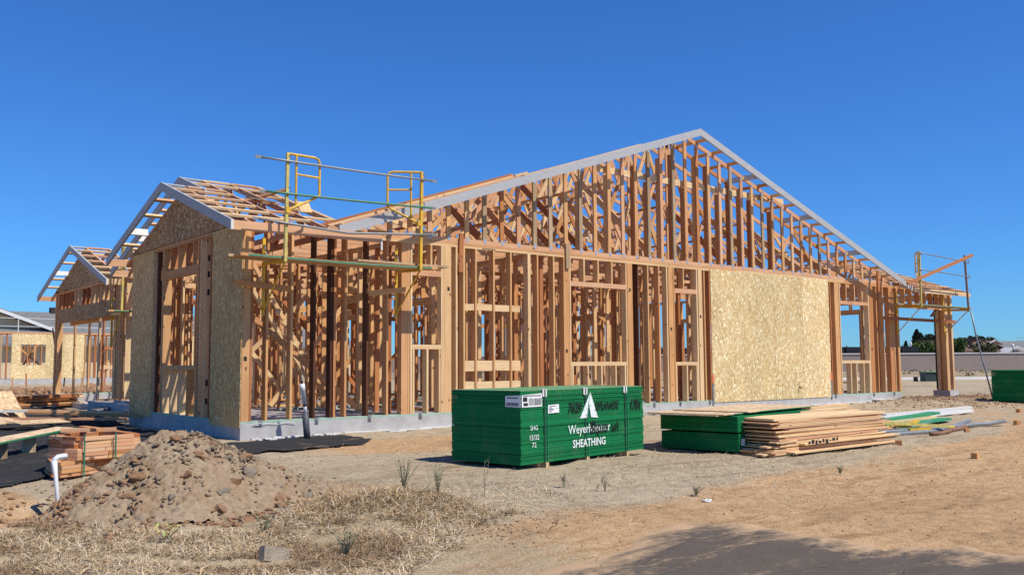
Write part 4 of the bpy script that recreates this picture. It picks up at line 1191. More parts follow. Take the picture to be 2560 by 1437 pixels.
bundle((1.15, -5.25, -.355), TH, 2.63, 1.10, .857, 'tall strapped green sheet bundle with white stencilled lettering and paper labels', GB, True, 3)
bundle((20.92, -3.22, G(21.5, -2.6) - .03), math.radians(2), 2.44, 1.22, .857, 'dark green sheet bundle standing alone at the right edge', GB, False, 5)

# two lower stacks with bare sheets on top
t = empty('sheet_stack', (4.73, -5.60, -.36), 'pair of low green sheet stacks with bare strand board sheets on top', 'sheet stack', None, math.radians(10))
mw = WM[t.name]
def sub(mb, name, mat, rzz=math.radians(10)):
    for i, p in enumerate(mb.v): mb.v[i] = tuple(mw @ Vector(p))
    return mb.build(name, mat, t, origin=(4.73, -5.6, -.36), rz=rzz)
for z0, n, off in ((.03, 10, 0.0), (.295, 9, -.02)):
    for k in range(n):
        m_ = MB(); j = random.uniform(-.004, .004)
        m_.bb(off + j, 2.44 + off + j, j, 1.22 + j, z0 + k * .024, z0 + k * .024 + .0225); sub(m_, 'sheet', 'green')
for s in (.3, 1.2, 2.1):
    m_ = MB(); m_.bb(s - .045, s + .045, .02, 1.2, 0, .029); sub(m_, 'dunnage_block', 'wood_pale')
    m_ = MB(); m_.bb(s - .045, s + .045, .02, 1.2, .271, .294); sub(m_, 'dunnage_block', 'wood_pale')
for k, (dx, dy, dz) in enumerate(((-.28, .18, 0), (-.22, .10, .014), (.35, .02, .030))):
    m_ = MB(); z0 = .515 + dz; m_.bb(dx, dx + 2.44, dy, dy + 1.22, z0, z0 + .012); sub(m_, 'loose_sheet', 'osb_flat')
    m_ = MB(); m_.bb(dx + .3, dx + 2.38, dy - .003, dy - .001, z0 + .001, z0 + .011); sub(m_, 'painted_edge', 'greenedge')
m_ = MB(); m_.prism([(.03, -.02, .12), (.14, -.02, .10), (.15, -.02, .20), (.05, -.02, .21)], (0, .003, 0)); sub(m_, 'paper_label', 'paper')

# board pile
rb = random.Random(5)
t = empty('board_pile', (6.3, -5.9, -.37), 'loose pile of tan siding boards beside the green sheet stacks', 'board pile')
z = G(6.3, -5.9) - .0
zz = z
for k in range(24):
    th = rb.choice([.012, .014, .018, .022]) if k not in (23,) else .030
    x0 = 4.92 + rb.uniform(-.12, .22) + (.10 if 6 < k < 18 else 0) - (.25 if k < 4 else 0)
    L = 2.62 + rb.uniform(-.25, .12)
    wd = rb.uniform(.56, .66); yo = -6.12 + rb.uniform(-.015, .03) + (.05 if k > 12 else 0)
    a = (x0, yo + wd / 2, zz + th / 2); b = (x0 + L, yo + wd / 2 - .06 + rb.uniform(-.03, .03), zz + th / 2 + .01)
    lumber('board', a, b, wd, th, rb.choice(['wood_pale', 'wood_pink', 'wood_pale']), t)
    zz += th + .003
for k, (x0, x1, y, dz) in enumerate(((6.7, 8.6, -5.2, .02), (6.1, 8.9, -5.15, -.03), (7.1, 8.9, -4.95, .055), (5.8, 7.2, -4.9, .03))):
    lumber('board', (x0, y, zz + dz - .03), (x1, y + .25, zz + dz - .03), .14, .034, 'wood_pale', t)
for k, (x0, x1, y, z_) in enumerate(((5.35, 7.85, -6.16, .14), (5.05, 7.7, -6.20, .045), (4.62, 5.2, -6.0, .03), (4.75, 5.15, -5.98, .12), (4.85, 5.3, -6.06, .18))):
    lumber('board', (x0, y, z + z_), (x1, y - .02, z + z_ + .012), .13, .022, 'wood_pale', t)
m_ = MB()
for k in range(9): m_.box((5.45 + k * .085, -6.2285, z + .16 + .01 * math.sin(k * 2)), (.05 + .02 * (k % 2), .002, .035 + .015 * (k % 3)))
m_.build('grade_stamp', 'ink', t)

# boards, planks and pipes on the ground at the right
for k, (a, b, w_, lb) in enumerate((((11.6, -3.95, 0), (15.6, -3.80, 0), .12, 'nearest of the long white primed boards on the dirt'), ((11.9, -3.70, 0), (16.2, -3.52, 0), .12, 'middle long white primed board on the dirt'), ((12.4, -3.48, 0), (16.9, -3.2, 0), .10, 'farthest of the long white primed boards on the dirt'))):
    loose('primed_board', (a[0], a[1], G(a[0], a[1]) + .06 + .012 * k), (b[0], b[1], G(b[0], b[1]) + .05 + .012 * k), w_, .04, 'white', lb, 'board', 'white primed boards')
for k, (a, b, mt, lb) in enumerate((((10.2, -4.72), (12.7, -4.62), 'greenedge', 'lower green painted plank behind the yellow brackets'), ((9.9, -4.60), (12.5, -4.42), 'wood_pale', 'bare plank lying on the green planks'), ((10.6, -4.5), (12.9, -4.3), 'greenedge', 'rear green painted plank behind the yellow brackets'))):
    loose('plank', (a[0], a[1], G(*a) + .05 + .045 * k), (b[0], b[1], G(*b) + .05 + .045 * k), .22, .045, mt, lb, 'plank', 'planks on the ground by the board pile')
def ground_bracket(x, y, rz, label):
    z = G(x, y)
    t = empty('folded_bracket', (x, y, z), label, 'scaffold', 'folded scaffold brackets on the ground', rz)
    mw = WM[t.name]
    def bb(pts, r, nm, mt):
        m_ = MB()
        m_.beam(mw @ Vector(pts[0]), mw @ Vector(pts[1]), r, r)
        m_.build(nm, mt, t)
    bb(((0, 0, .22), (2.0, -.12, .08)), .05, 'guard_post', 'yellow_pale')
    bb(((-.1, .1, .10), (1.1, .05, .12)), .05, 'arm', 'yellow')
    bb(((.5, .02, .08), (1.2, -.02, .20)), .04, 'strut', 'yellow')
    bb(((.9, -.06, .05), (1.4, -.1, .06)), .06, 'wall_plate', 'yellow')
    for k in range(3):
        m_ = MB(); m_.tube([mw @ Vector((.35 + k * .12, -.03, .19)), mw @ Vector((.36 + k * .12, -.05, .10)), mw @ Vector((.42 + k * .12, -.05, .10))], .008, 6); m_.build('rail_hook', 'galv', t)
ground_bracket(8.75, -5.22, math.radians(-11), 'yellow folded scaffold bracket lying beside the board pile')
for k, (p, q, mt, lb) in enumerate((((8.4, -5.65), (11.0, -5.5), 'galv', 'thick grey conduit nearest the board pile'), ((8.3, -5.45), (12.2, -5.35), 'galv', 'longest grey conduit with a forked end'), ((8.6, -5.30), (11.4, -5.0), 'greenpipe', 'pale green conduit under the yellow bracket'), ((9.6, -5.85), (11.3, -5.65), 'rust', 'brown rusty pole in front of the conduits'), ((10.8, -5.4), (12.7, -5.7), 'galv', 'short curved grey conduit at the far end of the heap'))):
    m_ = MB()
    m_.tube([(p[0] + (q[0] - p[0]) * i / 5, p[1] + (q[1] - p[1]) * i / 5 + .05 * math.sin(i * 1.3 + k), G(p[0] + (q[0] - p[0]) * i / 5, p[1] + (q[1] - p[1]) * i / 5) + .035 + .02 * (k % 3) + (.03 if i == 5 else 0)) for i in range(6)], .036, 8)
    o = m_.build('conduit', mt, None, origin=(p[0], p[1], G(*p)), smooth=True); tag(o, lb, 'pipe', 'pipes heaped by the board pile')
for k, (x, y, s, lb) in enumerate(((6.87, -7.8, .075, 'small wood offcut block lying alone in front of the conduits'), (13.05, -5.82, .08, 'small wood offcut block by the right edge'), (7.5, -6.40, .07, 'small wood offcut block at the end of the board pile'), (16.78, -4.35, .085, 'small wood offcut block far right near the white boards'), (10.9, -5.85, .07, 'small wood offcut block touching the rusty pole'))):
    loose('offcut_block', (x, y, G(x, y) - .005), (x, y, G(x, y) + s), s * 1.1, s * 1.3, 'wood', lb, 'wood block', 'small wood offcuts', up=(math.cos(k), math.sin(k), 0))

# ------------------------------------------------------------------ utility stub and fabric by the wing
t = empty('utility_stub', (0.89, -.45, -.27), 'black and white utility pipe stub rising beside the slab', 'pipe')
m_ = MB(); m_.tube([(.89, -.45, -.30), (.845, -.45, .16)], .05, 12); m_.build('black_sleeve', 'black_pipe', t, smooth=True)
m_ = MB(); m_.tube([(.847, -.45, .14), (.835, -.45, .30)], .028, 10); m_.build('white_pipe', 'pvc', t, smooth=True)
m_ = MB(); m_.tube([(.835, -.45, .255), (.833, -.45, .29)], .031, 10); m_.build('collar', 'black', t, smooth=True)
m_ = MB(); m_.tube([(.833, -.45, .29), (.80, -.45, .50), (.80, -.45, .505), (.785, -.45, .60)], [.036, .036, .041, .041], 10); m_.build('white_cap_pipe', 'pvc', t, smooth=True)
m_ = MB(); m_.tube([(.785, -.45, .60), (.782, -.45, .65)], .018, 8); m_.build('nozzle', 'black', t)
m_ = MB(); m_.tube([(.782, -.45, .65), (.80, -.45, .69), (.77, -.45, .71), (.79, -.45, .74)], .006, 6); m_.build('wire', 'galv', t)

def sheet_on_ground(name, poly, mat, label, cat, lift=.012, step=.07, amp=.03, seed=0, group=None, edge=.06, dust_w=0.0):
    poly = np.array(poly)
    x0, y0 = poly.min(0); x1, y1 = poly.max(0)
    gx = np.arange(x0, x1 + step, step); gy = np.arange(y0, y1 + step, step)
    XX, YY = np.meshgrid(gx, gy)
    px, py = XX.ravel(), YY.ravel()
    # signed distance to polygon (positive inside)
    ins = np.zeros(len(px), bool); dist = np.full(len(px), 1e9)
    n = len(poly)
    for i in range(n):
        a, b = poly[i], poly[(i + 1) % n]
        c = ((a[1] > py) != (b[1] > py)) & (px < (b[0] - a[0]) * (py - a[1]) / (b[1] - a[1] + 1e-12) + a[0])
        ins ^= c
        ab = b - a; tt = np.clip(((px - a[0]) * ab[0] + (py - a[1]) * ab[1]) / (ab @ ab), 0, 1)
        dist = np.minimum(dist, np.hypot(px - a[0] - tt * ab[0], py - a[1] - tt * ab[1]))
    sd = np.where(ins, dist, -dist) + edge * fbm(px, py, 2.2, 3, seed)
    zz_ = gz(px, py) + lift + amp * (np.abs(fbm(px * 1.0, py * 2.2, 1.6, 3, seed + 4))) + np.clip(.1 - np.abs(sd), 0, .1) * -.08
    if dust_w:      # half buried: edges dip under the soil, soil pokes through in patches
        zz_ = zz_ - .03 * np.exp(-np.maximum(sd, 0) / .12) + .022 * fbm(px * .8, py * 2.0, 1.5, 4, seed + 9)
    ok = (sd > 0).reshape(XX.shape)
    cell = ok[:-1, :-1] & ok[1:, :-1] & ok[:-1, 1:] & ok[1:, 1:]
    nxx = len(gx)
    ii, jj = np.nonzero(cell)
    a = ii * nxx + jj
    F_ = np.stack([a, a + 1, a + nxx + 1, a + nxx], 1)
    used, inv = np.unique(F_, return_inverse=True)
    VV = np.stack([px, py, zz_], 1)[used]
    org = VV.mean(0)
    o = np_mesh(name, VV - org, inv.reshape(F_.shape), mat, smooth=True)
    dv = np.exp(-np.maximum(sd[used], 0) / dust_w) if dust_w else np.zeros(len(used))
    cda = o.data.color_attributes.new('dust', 'FLOAT_COLOR', 'POINT')
    c4 = np.ones((len(used), 4), dtype=np.float32); c4[:, 0] = dv; cda.data.foreach_set('color', c4.ravel())
    link(o, None, Matrix.Translation(Vector(org)))
    return tag(o, label, cat, group)
FG = 'black ground fabric sheets'
sheet_on_ground('ground_fabric', [(-1.3, -.35), (-1.6, -1.7), (-.75, -2.0), (.4, -1.85), (1.25, -1.6), (1.75, -.95), (1.55, -.35), (.9, -.22), (.2, -.3)], 'fabric', 'rumpled black ground fabric round the utility stub by the slab', 'ground fabric', .02, .03, .05, 1, FG)
sheet_on_ground('ground_fabric', [(-2.9, -9.6), (-2.25, -9.02), (-1.5, -8.82), (-.35, -8.48), (.42, -8.33), (.75, -8.75), (.62, -9.25), (.62, -9.7), (.85, -10.1), (1.15, -10.2), (1.3, -11.0), (1.6, -12.5), (-3.3, -12.5)], 'fabric_dusty', 'dusty black ground fabric half buried at the bottom right', 'ground fabric', .012, .04, .018, 7, FG, .14, .30)
sheet_on_ground('ground_fabric', [(-5.6, -3.6), (-3.75, -3.2), (-3.25, -2.85), (-2.5, -1.8), (-.5, 1.2), (-.15, 5.2), (.4, 8.0), (1.0, 9.2), (1.0, 16), (-2.0, 12), (-4.0, 5.0), (-6, 0)], 'fabric', 'wide black ground fabric along the shaded left side of the house', 'ground fabric', .02, .045, .05, 13, FG)

# ------------------------------------------------------------------ left yard
# stack of banded cut frames
t = empty('banded_lumber_stack', (-2.85, -2.75, -.31), 'banded stack of short reddish framing pieces behind the dirt pile', 'lumber stack')
rs = random.Random(3)
def ring(pts, z, th, wd, closed=True, nm='block'):
    n = len(pts)
    for i in range(n if closed else n - 1):
        a = Vector((*pts[i], z)); b = Vector((*pts[(i + 1) % n], z))
        u = (b - a).normalized()
        L = (b - a).length
        cuts = [0] + ([L * rs.uniform(.35, .6)] if L > .5 else []) + [L - wd * .5]
        for p, q in zip(cuts[:-1], cuts[1:]):
            lumber(nm, a + u * (p + .003), a + u * (q - .003), wd, th, rs.choice(['wood_red', 'wood_pink', 'wood_pink', 'wood']), t)
A, B, C_, D_ = (-3.18, -2.50), (-2.93, -3.20), (-2.40, -2.86), (-2.47, -1.70)
zb0 = G(-2.9, -2.8) + .02
for k in range(10):
    z = zb0 + .02 + k * .040
    j = lambda p: (p[0] + rs.uniform(-.008, .008), p[1] + rs.uniform(-.008, .008))
    if k < 4:
        ring([j((-3.24, -3.05)), j((-2.50, -2.70)), j((-2.45, -2.0)), j((-3.18, -2.45))], z, .037, .09)
    else:
        ring([j(A), j((-3.0, -2.98)), j(C_), j(D_)], z, .037, .09)
for k in range(3):
    lumber('block', (-3.10, -2.98, zb0 + .18 + k * .04), (-2.85, -2.80, zb0 + .18 + k * .04), .16, .037, 'wood_pink', t)
lumber('block', (-3.05, -2.35, zb0 + .44), (-2.55, -2.6, zb0 + .44), .10, .037, 'wood_pink', t)
lumber('block', (-2.75, -2.0, zb0 + .44), (-2.75, -2.75, zb0 + .45), .09, .037, 'wood', t)
for x, y, rz in ((-3.17, -2.62, 1.9), (-2.66, -3.0, .55), (-2.98, -3.02, .3)):
    m_ = MB(); m_.box((x, y, zb0 + .21), (.014, .010, .44), rz); m_.build('band', 'strap', t)
# white pipe with elbow in the trench
t = empty('white_pipe', (-3.6, -4.6, -.4), 'white plastic pipe with an elbow standing in the small trench', 'pipe')
m_ = MB(); m_.tube([(-3.565, -4.62, -.60), (-3.60, -4.50, -.05), (-3.60, -4.49, -.045), (-3.605, -4.47, .045)], [.019, .019, .024, .025], 12); m_.build('upright', 'pvc', t, smooth=True)
m_ = MB(); m_.tube([(-3.605, -4.47, .02), (-3.60, -4.468, .055), (-3.575, -4.464, .075), (-3.53, -4.458, .08), (-3.50, -4.455, .08)], .025, 12); m_.build('elbow', 'pvc', t, smooth=True)
# slanting strand board sheet with green edge, on blocks
t = empty('strand_board_sheet', (-2.9, -.6, -.3), 'strand board sheet with a green edge propped behind the banded lumber', 'sheet')
ct = Vector((-2.91, -.11, .0)); ux = Vector((1.52, 2.22, .03)).normalized(); uy = Vector((-.81, .56, .05)).normalized(); un = ux.cross(uy)
mw = Matrix.Identity(4)
for i, vv in enumerate((ux, un, uy, ct)): mw[0][i], mw[1][i], mw[2][i] = vv
me = bpy.data.meshes.new('sheet'); x_, y_, z_ = 1.22, .008, .14
me.from_pydata([(-x_, -y_, -z_), (x_, -y_, -z_), (x_, y_, -z_), (-x_, y_, -z_), (-x_, -y_, z_), (x_, -y_, z_), (x_, y_, z_), (-x_, y_, z_)], [], BOXF); me.materials.append(M['osb_flat'])
o = bpy.data.objects.new('sheet', me); link(o, t, mw)
m_ = MB(); m_.beam(ct - uy * .142 - ux * 1.2, ct - uy * .142 + ux * 1.2, .006, .022, un); m_.build('painted_edge', 'greenedge', t)
for k in (-.8, 0, .8):
    p = ct + ux * k + un * 0
    m_ = MB(); m_.bb(p.x - .07, p.x + .07, p.y - .07, p.y + .07, -.3, -.03); m_.build('prop_block', 'wood_grey', t)
# strand board offcuts and loose boards in a heap
for k, (c, sx, sy, rz, tilt, lb) in enumerate((((-2.15, 6.9, .15), 1.1, .8, .3, .75, 'square strand board offcut tilted on the scrap heap'), ((-2.55, 5.0, -.05), 1.1, .9, .6, .12, 'broad strand board offcut flat on the scrap heap'), ((-1.8, 4.5, -.08), .9, .5, .2, .08, 'strand board offcut at the right of the scrap heap'))):
    mw = Matrix.Translation(c) @ Matrix.Rotation(rz, 4, 'Z') @ Matrix.Rotation(math.pi / 2 + tilt, 4, 'X')
    me = bpy.data.meshes.new('offcut')
    a, b = sx / 2, sy / 2
    me.from_pydata([(-a, -.006, -b), (a, -.006, -b * .9), (a * .95, .006, -b * .9), (-a, .006, -b), (-a * .9, -.006, b), (a, -.006, b), (a, .006, b), (-a * .9, .006, b)], [], BOXF); me.materials.append(M['osb_flat'])
    o = bpy.data.objects.new('strand_board_offcut', me); link(o, None, mw); tag(o, lb, 'offcut', 'strand board offcuts')
for k, (a, b, mt, lb) in enumerate((((-3.0, 7.2, .02), (-1.2, 6.3, .03), 'white', 'white edged board across the scrap heap'), ((-2.0, 7.0, .05), (-.2, 4.9, .0), 'wood_pale', 'notched pale board on the scrap heap'), ((-1.6, 6.4, .0), (.1, 4.5, -.06), 'wood', 'longest tan board on the scrap heap'), ((-2.4, 5.6, -.05), (-.4, 4.2, -.08), 'wood_pink', 'pinkish board low on the scrap heap'))):
    loose('scrap_board', a, b, .13, .04, mt, lb, 'board', 'boards on the scrap heap')
t = empty('lumber_stack', (-.3, 14, -.25), 'long stack of stored lumber beyond the scrap heap', 'lumber stack')
for k in range(7):
    for i in range(5):
        lumber('board', (-2.2 + rs.uniform(-.2, .1) + i * .05, 13.6 + i * .15, -.2 + k * .045), (1.6 + rs.uniform(-.3, .2), 15.6 + i * .15, -.2 + k * .045), .14, .04, rs.choice(['wood', 'wood_pale', 'wood_red']), t)
for k, (a, b, lb) in enumerate((((-4.5, 12.5), (-1.5, 16.5), 'long board on the far dirt at the left edge'), ((-3.5, 17.5), (1.5, 19.5), 'long board lying beyond the stored lumber'))):
    loose('scrap_board', (*a, -.1), (*b, -.1), .2, .05, 'wood', lb, 'board', 'boards on the far dirt')
t = empty('silt_roll', (.4, 8.6, -.2), 'bundle of grey rebar and pipe on the ground before the garage', 'rebar')
for k in range(7):
    m_ = MB(); m_.tube([(.2 + k * .05, 9.2 + k * .2, -.2), (1.6, 11.0 + k * .12, -.05), (2.6 + .1 * k, 12.2, .10 + .02 * k)], .02, 6); m_.build('bar', 'galv', t)
m_ = MB(); m_.prism([(-4.15, -4.1, -.42), (-3.95, -4.0, -.42), (-3.90, -3.9, -.36), (-4.0, -3.82, -.28), (-4.15, -3.85, -.26)], (-.18, .18, .02))
o = m_.build('concrete_chunk', 'concrete', None, origin=(-3.9, -4.0, -.35)); tag(o, 'pale broken concrete chunk at the left edge by the trench', 'concrete chunk')
m_ = MB(); m_.box(None, (.20, .07, .10), mw=Matrix.Translation((-2.93, -7.55, -.395)) @ Matrix.Rotation(.1, 4, 'Z') @ Matrix.Rotation(.25, 4, 'Y') @ Matrix.Rotation(-.3, 4, 'X')); o = m_.build('grey_block', 'rock', None, origin=(-2.93, -7.55, -.41)); tag(o, 'small grey concrete block half hidden in the straw', 'concrete block')
m_ = MB(); rs2 = random.Random(9)
m_.tube([(1.24 + .045 * math.cos(a * .9), -7.86 + .03 * math.sin(a * .9), G(1.24, -7.86) + .012 + .008 * math.sin(a * 2.3)) for a in range(8)], .010, 6)
o = m_.build('litter', 'white', None, origin=(1.24, -7.86, -.42)); tag(o, 'crumpled white litter on the bare dirt', 'litter')
m_ = MB(); m_.tube([(7.9 + .12 * math.cos(a * .5), -8.1 + .07 * math.sin(a * .5), G(7.9, -8.1) + .02) for a in range(8)], .008, 6)
o = m_.build('plastic_loop', 'white', None, origin=(7.9, -8.1, -.42)); tag(o, 'thin white plastic loop lying on the dirt at the right', 'litter')
for k, (x, y, lb) in enumerate(((.12, -.28, 'pale rag on the soil beside the wing slab'), (.52, -.20, 'pale bag scrap against the stem wall behind the stub'), (1.2, -.16, 'long white plastic strip against the stem wall'))):
    m_ = MB()
    for i in range(5): m_.box((x + i * .09, y + .02 * math.sin(i * 2), G(x, y) + .03 + .012 * math.cos(i * 3)), (.13, .07, .02), .4 * math.sin(i))
    o = m_.build('plastic_scrap', 'white', None, origin=(x, y, G(x, y))); tag(o, lb, 'litter', 'white plastic scraps by the slab')

# ------------------------------------------------------------------ dirt pile with stones
PX, PY = -2.66, -4.92
def pile_h(x, y):
    dx, dy = x - PX, y - PY
    c, s = math.cos(-.62), math.sin(-.62)
    u = dx * c - dy * s; v = dx * s + dy * c
    r = np.hypot(u / 1.28, v / 1.12)
    r = r * (1 + .12 * fbm(x, y, 1.4, 2, 31))
    h = .72 * np.clip(1 - r, 0, 1) ** .95
    h = np.where(r < .18, h - (.18 - r) ** 2 * 2.2, h)
    sp = .13 * np.exp(-(((x + 1.55) / .5) ** 2 + ((y + 5.2) / .4) ** 2))
    return h + sp, r
n = 300
gx = np.linspace(PX - 2.0, PX + 2.2, n); gy = np.linspace(PY - 1.9, PY + 1.9, n)
XX, YY = np.meshgrid(gx, gy)
h, r = pile_h(XX, YY)
zz_ = gz(XX, YY) - .03 + h + (h > .01) * (.07 * fbm(XX, YY, 3.5, 4, 40) + .05 * np.abs(fbm(XX, YY, 11, 3, 44)) + .022 * fbm(XX, YY, 34, 2, 47))
a = (np.arange(n - 1)[:, None] * n + np.arange(n - 1)[None, :])
keep = (h[:-1, :-1] > .012)
a = a[keep]
F_ = np.stack([a, a + 1, a + n + 1, a + n], 1)
used, inv = np.unique(F_, return_inverse=True)
VV = np.stack([XX.ravel(), YY.ravel(), zz_.ravel()], 1)[used]
org = np.array([PX, PY, -.38])
pile = np_mesh('dirt_pile', VV - org, inv.reshape(F_.shape), 'pile', smooth=True)
link(pile, None, Matrix.Translation(Vector(org)))
tag(pile, 'grey tan mound of fill dirt with stones in the left foreground', 'dirt pile')
def pz(x, y):
    hh, _ = pile_h(np.array([x]), np.array([y]))
    return float(gz(x, y)) - .03 + float(hh[0])

def rock_mesh(seed, k=2):
    import bmesh
    bm = bmesh.new(); bmesh.ops.create_icosphere(bm, subdivisions=k, radius=1.0)
    rr = np.random.default_rng(seed)
    dirs = rr.normal(size=(14, 3)); dirs /= np.linalg.norm(dirs, axis=1)[:, None]; offs = rr.uniform(.38, .85, 14)
    for v_ in bm.verts:
        p = np.array(v_.co)
        for d_, o_ in zip(dirs, offs):
            q = p @ d_
            if q > o_: p = p - d_ * (q - o_) * .9
        p = p * (1 + .05 * rr.normal())
        v_.co = Vector(p * np.array([1.25, .85, .75]))
    me = bpy.data.meshes.new('rock'); bm.to_mesh(me); bm.free()
    me.polygons.foreach_set('use_smooth', [False] * len(me.polygons))
    return me
ROCKS = []
for mt, sd in (('clod', 0), ('rock', 50), ('pile', 90)):
    for i in range(5):
        me = rock_mesh(i + sd); me.materials.append(M[mt]); ROCKS.append(me)
rr = random.Random(21)
def put_rock(x, y, z, s, mt, parent, nm='rock'):
    me = ROCKS[rr.randrange(5) + {'clod': 0, 'rock': 5, 'pile2': 10}[mt]]
    o = bpy.data.objects.new(nm, me)
    mw = Matrix.Translation((x, y, z)) @ Matrix.Rotation(rr.uniform(0, 6.3), 4, 'Z') @ Matrix.Rotation(rr.uniform(-.6, .6), 4, 'X') @ Matrix.Diagonal((s, s, s, 1))
    return link(o, parent, mw)
for (x, y, s, mt) in ((-2.62, -5.35, .085, 'clod'), (-2.42, -5.62, .10, 'clod'), (-2.80, -5.55, .08, 'clod'), (-2.2, -5.45, .075, 'rock'), (-2.05, -5.75, .11, 'clod'), (-2.66, -5.95, .07, 'clod'), (-2.28, -6.05, .13, 'clod'), (-2.52, -6.22, .09, 'clod'), (-2.10, -6.0, .12, 'rock'), (-1.85, -5.85, .09, 'clod'), (-1.7, -5.6, .08, 'rock'), (-2.75, -5.1, .07, 'clod'), (-2.42, -5.12, .06, 'clod'), (-2.15, -5.2, .08, 'clod'), (-1.78, -5.2, .07, 'clod'), (-3.0, -5.75, .06, 'rock'), (-2.55, -5.75, .06, 'rock'), (-1.95, -5.55, .06, 'rock'), (-3.15, -5.35, .09, 'clod'), (-3.3, -5.55, .08, 'clod'), (-1.5, -5.35, .06, 'clod'), (-2.35, -5.3, .05, 'rock'), (-2.95, -6.15, .08, 'clod'), (-2.75, -6.3, .09, 'clod')):
    put_rock(x, y, pz(x, y) + s * .02, s * rr.uniform(.7, 1.1), mt, pile)
for k in range(90):
    a = rr.uniform(0, 6.28); q = rr.uniform(.15, 1.12)
    x, y = PX + q * 1.25 * math.cos(a), PY + q * 1.2 * math.sin(a)
    s = rr.choice([.012, .015, .018, .02, .03, .04])
    put_rock(x, y, pz(x, y) + s * .3, s, rr.choice(['clod', 'rock', 'pile2']), pile)
# loose clods and gravel scattered over the soil: nobody could count them
def clod_field(name, pts, smin, smax, mat, label, zfun):
    base = np.array([v_.co for v_ in rock_mesh(4, 1).vertices]); fc = np.array([p.vertices for p in rock_mesh(4, 1).polygons])
    n_ = len(pts)
    sc = rng.uniform(0, 1, n_) ** 3.0 * (smax - smin) + smin
    ang = rng.uniform(0, 6.28, n_); ca_, sa = np.cos(ang), np.sin(ang)
    b = base[None] * (sc[:, None, None] * rng.uniform(.6, 1.4, (n_, 1, 3))) * rng.uniform(.62, 1.3, (n_, len(base), 1))
    x = b[..., 0] * ca_[:, None] - b[..., 1] * sa[:, None] + pts[:, 0, None]
    y = b[..., 0] * sa[:, None] + b[..., 1] * ca_[:, None] + pts[:, 1, None]
    z = b[..., 2] + (zfun(pts[:, 0], pts[:, 1]) + sc * .25)[:, None]
    VV = np.stack([x, y, z], -1).reshape(-1, 3)
    FF = (fc[None] + (np.arange(n_) * len(base))[:, None, None]).reshape(-1, 3)
    o = np_mesh(name, VV, FF, mat); link(o); tag(o, label, 'soil', None, 'stuff')
    return o
P = lambda n_, x0, x1, y0, y1: np.stack([rng.uniform(x0, x1, n_), rng.uniform(y0, y1, n_)], 1)
def gauss(n_, x, y, sx, sy): return np.stack([rng.normal(x, sx, n_), rng.normal(y, sy, n_)], 1)
def pzv(x, y): return gz(x, y) - .03 + np.maximum(pile_h(x, y)[0], .03)
clod_field('clay_clods', np.concatenate([gauss(420, -3.65, -5.0, .3, .28), gauss(260, -2.7, -6.15, .5, .10), gauss(120, -3.4, -4.6, .22, .22), gauss(110, -1.75, -5.75, .25, .2), gauss(120, -4.3, -4.5, .35, .3)]), .006, .05, 'clod', 'red clay crumbs strewn round the trench and mound', pzv)
clod_field('mound_gravel', gauss(3800, PX, PY, .75, .7), .003, .032, 'pilecrumb', 'grey crumbs strewn over the mound', pzv)
clod_field('soil_crumbs', np.concatenate([P(1500, -1.5, 9, -10, -1), P(900, 2, 14, -9, -3), gauss(700, -1.05, -7.65, .4, .3), gauss(250, -.75, -5.9, .3, .2)]), .003, .016, 'crumb', 'brown crumbs strewn over the bare dirt', gz)
clod_field('turned_soil', np.concatenate([gauss(2600, 21.8, -.7, 2.6, .9), gauss(900, 19.5, -2.2, 2.4, .7)]), .008, .04, 'crumb', 'turned clods along the right end of the slab', gz)

# ------------------------------------------------------------------ straw and weeds
def in_poly(px, py, poly):
    poly = np.array(poly); ins = np.zeros(len(px), bool); n_ = len(poly)
    for i in range(n_):
        a, b = poly[i], poly[(i + 1) % n_]
        ins ^= ((a[1] > py) != (b[1] > py)) & (px < (b[0] - a[0]) * (py - a[1]) / (b[1] - a[1] + 1e-12) + a[0])
    return ins
STRAW = np.array([(0.58, 0.455, 0.29), (0.50, 0.37, 0.22), (0.66, 0.54, 0.37), (0.43, 0.33, 0.21), (0.50, 0.44, 0.35), (0.36, 0.24, 0.13), (0.53, 0.38, 0.21), (0.30, 0.21, 0.12)])
def blades(name, x, y, lmin, lmax, wmin, wmax, flat, label, tint, zoff=0.0, zf=gz):
    n_ = len(x)
    L = rng.uniform(lmin, lmax, n_); W_ = rng.uniform(wmin, wmax, n_)
    az = rng.uniform(0, 6.283, n_); el = np.abs(rng.normal(flat, .35, n_)).clip(.02, 1.4)
    z0 = zf(x, y) + zoff
    dx, dy, dz = np.cos(az) * np.cos(el), np.sin(az) * np.cos(el), np.sin(el)
    sx_, sy_ = -np.sin(az), np.cos(az)
    el2 = el * rng.uniform(-.3, .7, n_)
    p0 = np.stack([x, y, z0], 1)
    p1 = p0 + np.stack([dx, dy, dz], 1) * (L * .55)[:, None]
    p2 = p1 + np.stack([np.cos(az + rng.normal(0, .4, n_)) * np.cos(el2), np.sin(az) * np.cos(el2), np.sin(el2)], 1) * (L * .45)[:, None]
    s_ = np.stack([sx_, sy_, rng.uniform(-.5, .5, n_)], 1) * (W_ / 2)[:, None]
    VV = np.stack([p0 - s_, p0 + s_, p1 - s_, p1 + s_, p2 - s_ * .3, p2 + s_ * .3], 1).reshape(-1, 3)
    b0 = np.arange(n_) * 6
    FF = np.concatenate([np.stack([b0, b0 + 1, b0 + 3, b0 + 2], 1), np.stack([b0 + 2, b0 + 3, b0 + 5, b0 + 4], 1)])
    tt = np.concatenate([tint, tint])
    o = np_mesh(name, VV, FF, 'blade', tint=tt); link(o); tag(o, label, 'straw', None, 'stuff')
    return o
